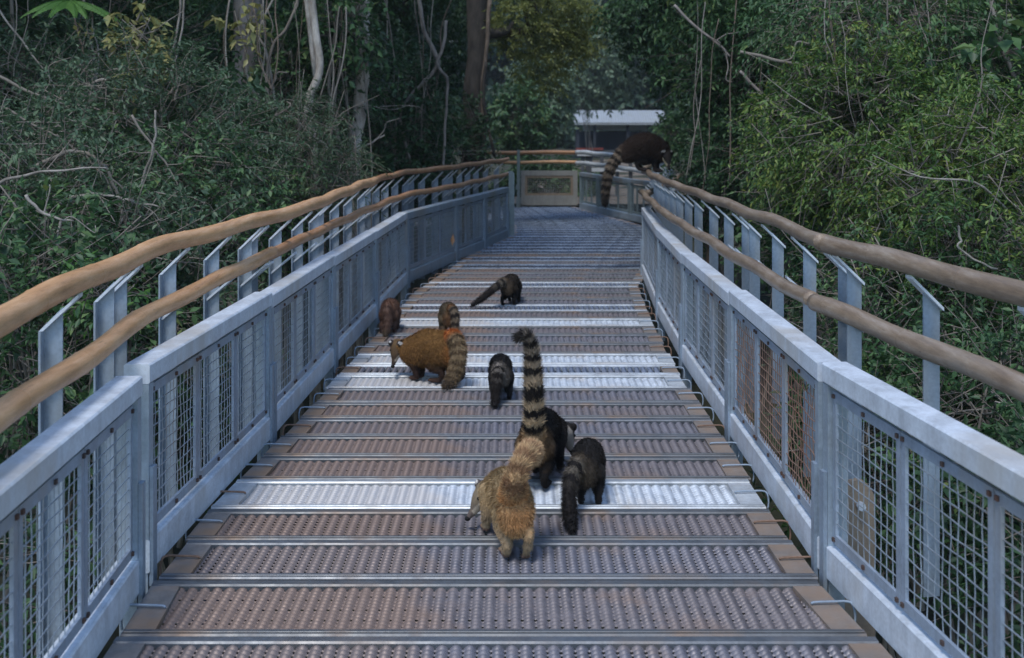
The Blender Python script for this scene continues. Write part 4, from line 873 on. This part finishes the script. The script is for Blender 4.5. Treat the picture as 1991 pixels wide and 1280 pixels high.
# --- branches and lianas (left)
GB = 'bare branches in the thicket'
def br(label, pts, D, w0, w1, bk='twig', forks=0, name='branch', fl=.35, dd=0.0, cat='branch'):
    P = [A(x, y, D+dd*i/max(1, len(pts)-1)) for i, (x, y) in enumerate(pts)]
    if bk == 'pale': bk = 'bone'
    return branch(name, label, P, w0*D/F/2, w1*D/F/2, bk, cat, GB if name == 'branch' else 'lianas hanging in the forest', forks, fl, wob=.004)
br('pale bare branch lying almost level at the left edge', [(-30,370),(30,345),(110,332),(205,326)], 6.6, 8, 3, 'pale')
br('pale forked twig reaching right at the left edge', [(50,380),(75,408),(108,424),(142,431)], 6.4, 7, 4, 'pale', 2, fl=.15)
br('arched grey branch over the left bush', [(118,396),(150,382),(190,378),(235,386),(262,394),(310,402)], 7.2, 7, 3, 'pale', 3, fl=.25)
br('long curved pale stem rising through the left bush', [(232,440),(262,385),(288,320),(302,265),(301,215)], 7.6, 6, 4, 'pale')
br('brown crooked branch bending down through the left bush', [(60,330),(120,300),(160,297),(200,320),(225,370),(245,440),(262,520)], 7.6, 9, 6, 'twig', 3)
br('tangle branch from the left edge, high', [(-20,140),(60,180),(120,200),(200,215),(270,245)], 8.6, 7, 3, 'twig', 5, fl=.4)
br('tangle branch from the left edge, lower', [(-20,190),(50,235),(110,265),(160,300)], 8.2, 6, 3, 'twig', 4, fl=.35)
br('slanting twig in the left bush above the bamboo', [(255,225),(300,290),(330,330),(375,425)], 8.0, 5, 3, 'twig', 3)
br('bare grey twig arching in the upper left shade', [(160,172),(200,155),(250,158),(300,175)], 9.4, 5, 3, 'pale', 2)
br('dead pale antler shaped branch before the white trunk', [(566,298),(590,268),(598,262),(625,275),(645,300)], 11.4, 6, 3, 'pale', 5, fl=.3)
br('dead pale branch reaching left from the gnarled trunk foot', [(690,330),(672,335),(650,345),(622,360),(585,370)], 12.4, 8, 4, 'pale', 4, fl=.35)
br('pale twig springing right from the gnarled trunk foot', [(700,290),(725,276),(748,262)], 12.7, 5, 3, 'pale', 1)
br('leaning grey stem left of the gnarled trunk', [(690,330),(655,262),(640,170),(648,90),(662,0),(668,-40)], 12.5, 8, 6, 'twig')
br('thin wavy stem climbing left of the white trunk', [(540,330),(528,240),(518,170),(530,90),(560,50),(585,-20)], 11.8, 7, 5, 'twig', 3)
br('second wavy stem by the broad grey trunk', [(550,300),(538,220),(520,110),(505,60),(540,-20)], 11.9, 6, 4, 'pale')
br('pale bent twig on the broad grey trunk', [(478,120),(482,150),(497,186)], 12.0, 7, 4, 'pale')
br('leaning dead stem at the foot of the broad trunk', [(470,345),(500,280),(540,220)], 11.2, 9, 6, 'twig', 2)
br('pale twig low over the left handrail', [(500,405),(530,370),(560,345)], 10.6, 6, 4, 'pale', 2)
br('upper left thin vine hanging from the canopy', [(353,-20),(345,60),(325,130),(318,150)], 10, 5, 3, 'pale', name='liana', cat='liana')
br('second upper left thin vine beside it', [(360,-20),(352,70),(335,135),(330,150)], 10.2, 4, 3, 'pale', name='liana', cat='liana')
br('thin vine hanging past the drooping yellow leaves', [(290,-20),(262,50),(252,90),(252,160)], 9.6, 4, 3, 'twig', name='liana', cat='liana')
br('slack vine slanting down in the far upper left', [(-10,10),(50,90),(95,150),(108,175)], 9.8, 4, 3, 'pale', name='liana', cat='liana')
br('twisted liana curving left in front of the dark evergreen', [(812,-20),(825,60),(852,118),(838,145),(812,172),(785,205),(779,240),(800,320)], 15.6, 9, 6, 'grey', name='liana', cat='liana')
br('liana crossing the twisted one in an X', [(868,40),(862,90),(850,125),(868,150),(870,175),(866,240),(862,330)], 15.5, 7, 5, 'grey', name='liana', cat='liana')
br('dark vine slanting from the black trunk down to the railing end', [(945,120),(940,190),(950,250),(962,305)], 18.2, 7, 6, 'dark', name='liana', cat='liana')
br('creeper hanging along the right side of the black trunk', [(952,0),(946,100),(938,170),(942,300)], 18.3, 9, 7, 'brown', name='liana', cat='liana')
br('pale stem leaning in the far left shade', [(20,-20),(30,100),(42,200)], 12, 8, 6, 'twig')
# (right)
br('long greenish curved branch sweeping down right of the bend', [(1438,138),(1468,170),(1500,200),(1540,235),(1580,265),(1622,283)], 10.6, 6, 6, 'grey', 1)
br('long level dead branch across the sunny bush', [(1440,100),(1500,115),(1560,128),(1620,138),(1680,144)], 8.8, 6, 8, 'twig', 4, fl=.3)
br('level branch continuing right at the same height', [(1745,160),(1790,154),(1850,146),(1925,148)], 8.6, 5, 4, 'twig', 2, fl=.3)
br('bare branch from the dark tree slanting to the right', [(1310,10),(1350,50),(1395,85),(1420,110)], 11.5, 6, 4, 'grey', 3)
br('pale upright stem above the right handrail, left of a close pair', [(1474,420),(1468,340),(1466,300),(1476,240)], 11.6, 6, 4, 'pale')
br('pale upright stem above the right handrail, right of a close pair', [(1482,420),(1488,340),(1490,290),(1494,230)], 11.7, 6, 4, 'pale')
br('pale forked stem above the right handrail', [(1584,425),(1600,370),(1612,340),(1622,300)], 10.2, 9, 6, 'pale', 1, fl=.3)
br('pale leaning stem behind the sunny bush', [(1738,420),(1733,350),(1736,300)], 8.4, 7, 5, 'pale')
br('brown woody stem inside the sunny bush', [(1758,470),(1750,400),(1742,330),(1748,230)], 8.4, 10, 6, 'twig', 3)
br('drooping bare twig right of the sunny bush', [(1800,360),(1840,420),(1852,450)], 7.4, 4, 3, 'twig')
br('crooked pale twig against the yellow flecked bush', [(1862,440),(1868,470),(1862,480),(1900,508),(1940,524)], 6.6, 5, 4, 'pale')
br('steep pale stem at the upper right edge', [(1992,200),(1968,140),(1948,90),(1932,30),(1925,-20)], 9.0, 9, 7, 'pale', 2)
br('slim grey stem in the upper right shade', [(1912,160),(1906,100),(1902,60)], 9.4, 7, 6, 'grey')
br('thin stem crossing the top of the sunny bush', [(1745,-20),(1752,60),(1765,110),(1782,155)], 9.0, 6, 4, 'grey', 1)
br('thin hooked twig above the thick bamboo joint', [(1568,345),(1580,370),(1610,390),(1650,405)], 9.4, 4, 4, 'grey')
br('dead twig low behind the thick bamboo', [(1832,640),(1850,665),(1872,690),(1900,710)], 6.6, 5, 3, 'twig', 2)
# --- shelter
D = 60; sh = empty('shelter', (A(1200,240,D).x, D, 0)); tag(sh, 'distant open shelter with pale metal roof and dark interior beyond the gate', 'shelter')
xa, xb = A(1114,240,D).x, A(1296,240,D).x; ze = 1.72
mat_roof = galv('roof_metal', (.50,.55,.60), (.42,.46,.44), .2, .5); M['navy'] = galv('dark_wall', (.035,.045,.065), (.03,.035,.04), 0, .7); M['red'] = galv('red_band', (.30,.06,.04), (.2,.05,.04), 0, .6)
mb = MB(); N = 40
for i in range(N):
    x0, x1 = xa+(xb-xa)*i/N, xa+(xb-xa)*(i+1)/N; xm = (x0+x1)/2; z = .02
    mb.add([(x0+.15,D+2.2,2.40),(xm+.1,D+2.2,2.43),(x1+.15,D+2.2,2.40),(x0,D-.3,ze),(xm,D-.3,ze+.03),(x1,D-.3,ze)], [(0,1,4,3),(1,2,5,4)])
mb.box((xa,D-.32,ze-.10),(xb,D-.26,ze-.01)); mb.build('roof', mat_roof, sh)
for x in (xa+.25, xa+1.15, xa+2.9, xb-.5):
    mb = MB(); mb.box((x-.07,D-.1,-.1),(x+.07,D+.05,ze-.02)); mb.build('post', M['navy'], sh)
mb = MB(); mb.box((xa+.2,D+1.2,-.1),(xb-.2,D+1.3,1.25)); mb.build('back_wall', M['navy'], sh)
mb = MB(); mb.box((xa+.1,D-.05,-.05),(xb-.3,D+.02,.28)); mb.build('base_wall', M['dark'], sh)
mb = MB(); mb.box((xa+.15,D-.12,.28),(xa+1.6,D-.04,.40)); mb.build('rail', M['red'], sh)
mb = MB(); mb.box((xa+.6,D+1.18,1.3),(xb-.9,D+1.22,1.62)); mb.build('painted_light_gap', mat_roof, sh)  # pale strip stands in for light seen through below the eave
# rail structure behind the far platform
bn = empty('bench_rail', (1.9,26,-.05)); tag(bn, 'white topped dark legged rail behind the far platform, partly hidden by the hanging tail', 'railing')
mb = MB(); a = A(1122,299,26); c = A(1150,299,26); mb.box((a.x,25.9,a.z-.05),(c.x,26.0,a.z+.05)); mb.build('end_board', M['bam_w'], bn)
for x in (1133,1142,1148,1170,1200,1226):
    p = A(x,335,26); mb = MB(); mb.box((p.x-.04,25.95,ground_z(p.x,26)-.05),(p.x+.04,26.03,1.0)); mb.build('leg', M['dark'], bn)
mb = MB(); a = A(1150,331,26); c = A(1232,331,26); mb.box((a.x,25.9,a.z-.03),(c.x,25.95,a.z+.05)); mb.build('rail', M['bam_w'], bn)
# sandy path beyond the gate
mb = MB(); mb.add([(-.2,23.6,.02),(4.2,23.6,.02),(5.2,52,.03),(1.2,52,.03)], [(0,1,2,3)]); m, nt, b = newmat('path_earth'); nt.links.new(ramp(nt, [(.35, (.12,.09,.065)), (.65, (.22,.18,.14))], noise(nt, 2, 6, .7)), b.inputs['Base Color']); b.inputs['Roughness'].default_value = .95
tag(mb.build('path', m), kind='structure')
# small leaf caught on the railing
mb = MB(); p = at(880, 468, .2); p = Lp[5].lerp(Lp[4], .15); p = Vector((p.x+.02, p.y-.02, .22)); mb.add([p, p+Vector((.03,0,.06)), p+Vector((.01,0,.15)), p+Vector((-.025,.01,.07))], [(0,1,2,3)])
tag(mb.build('dry_leaf', M['bam_o']), 'dry orange leaf caught in the mesh of the far left railing', 'leaf')

# ------------------------------------------------------------------ haze
mb = MB(); mb.box((-205,-65,-4),(205,305,52)); m = bpy.data.materials.new('haze'); m.use_nodes = True; nt = m.node_tree; nt.nodes.clear()
pv = nt.nodes.new('ShaderNodeVolumePrincipled'); pv.inputs['Color'].default_value = (.80,.88,.95,1); pv.inputs['Density'].default_value = .0008; pv.inputs['Anisotropy'].default_value = .2
out = nt.nodes.new('ShaderNodeOutputMaterial'); nt.links.new(pv.outputs[0], out.inputs['Volume'])
tag(mb.build('haze', m), 'thin bluish evening haze filling the clearing', 'haze', None, 'stuff')
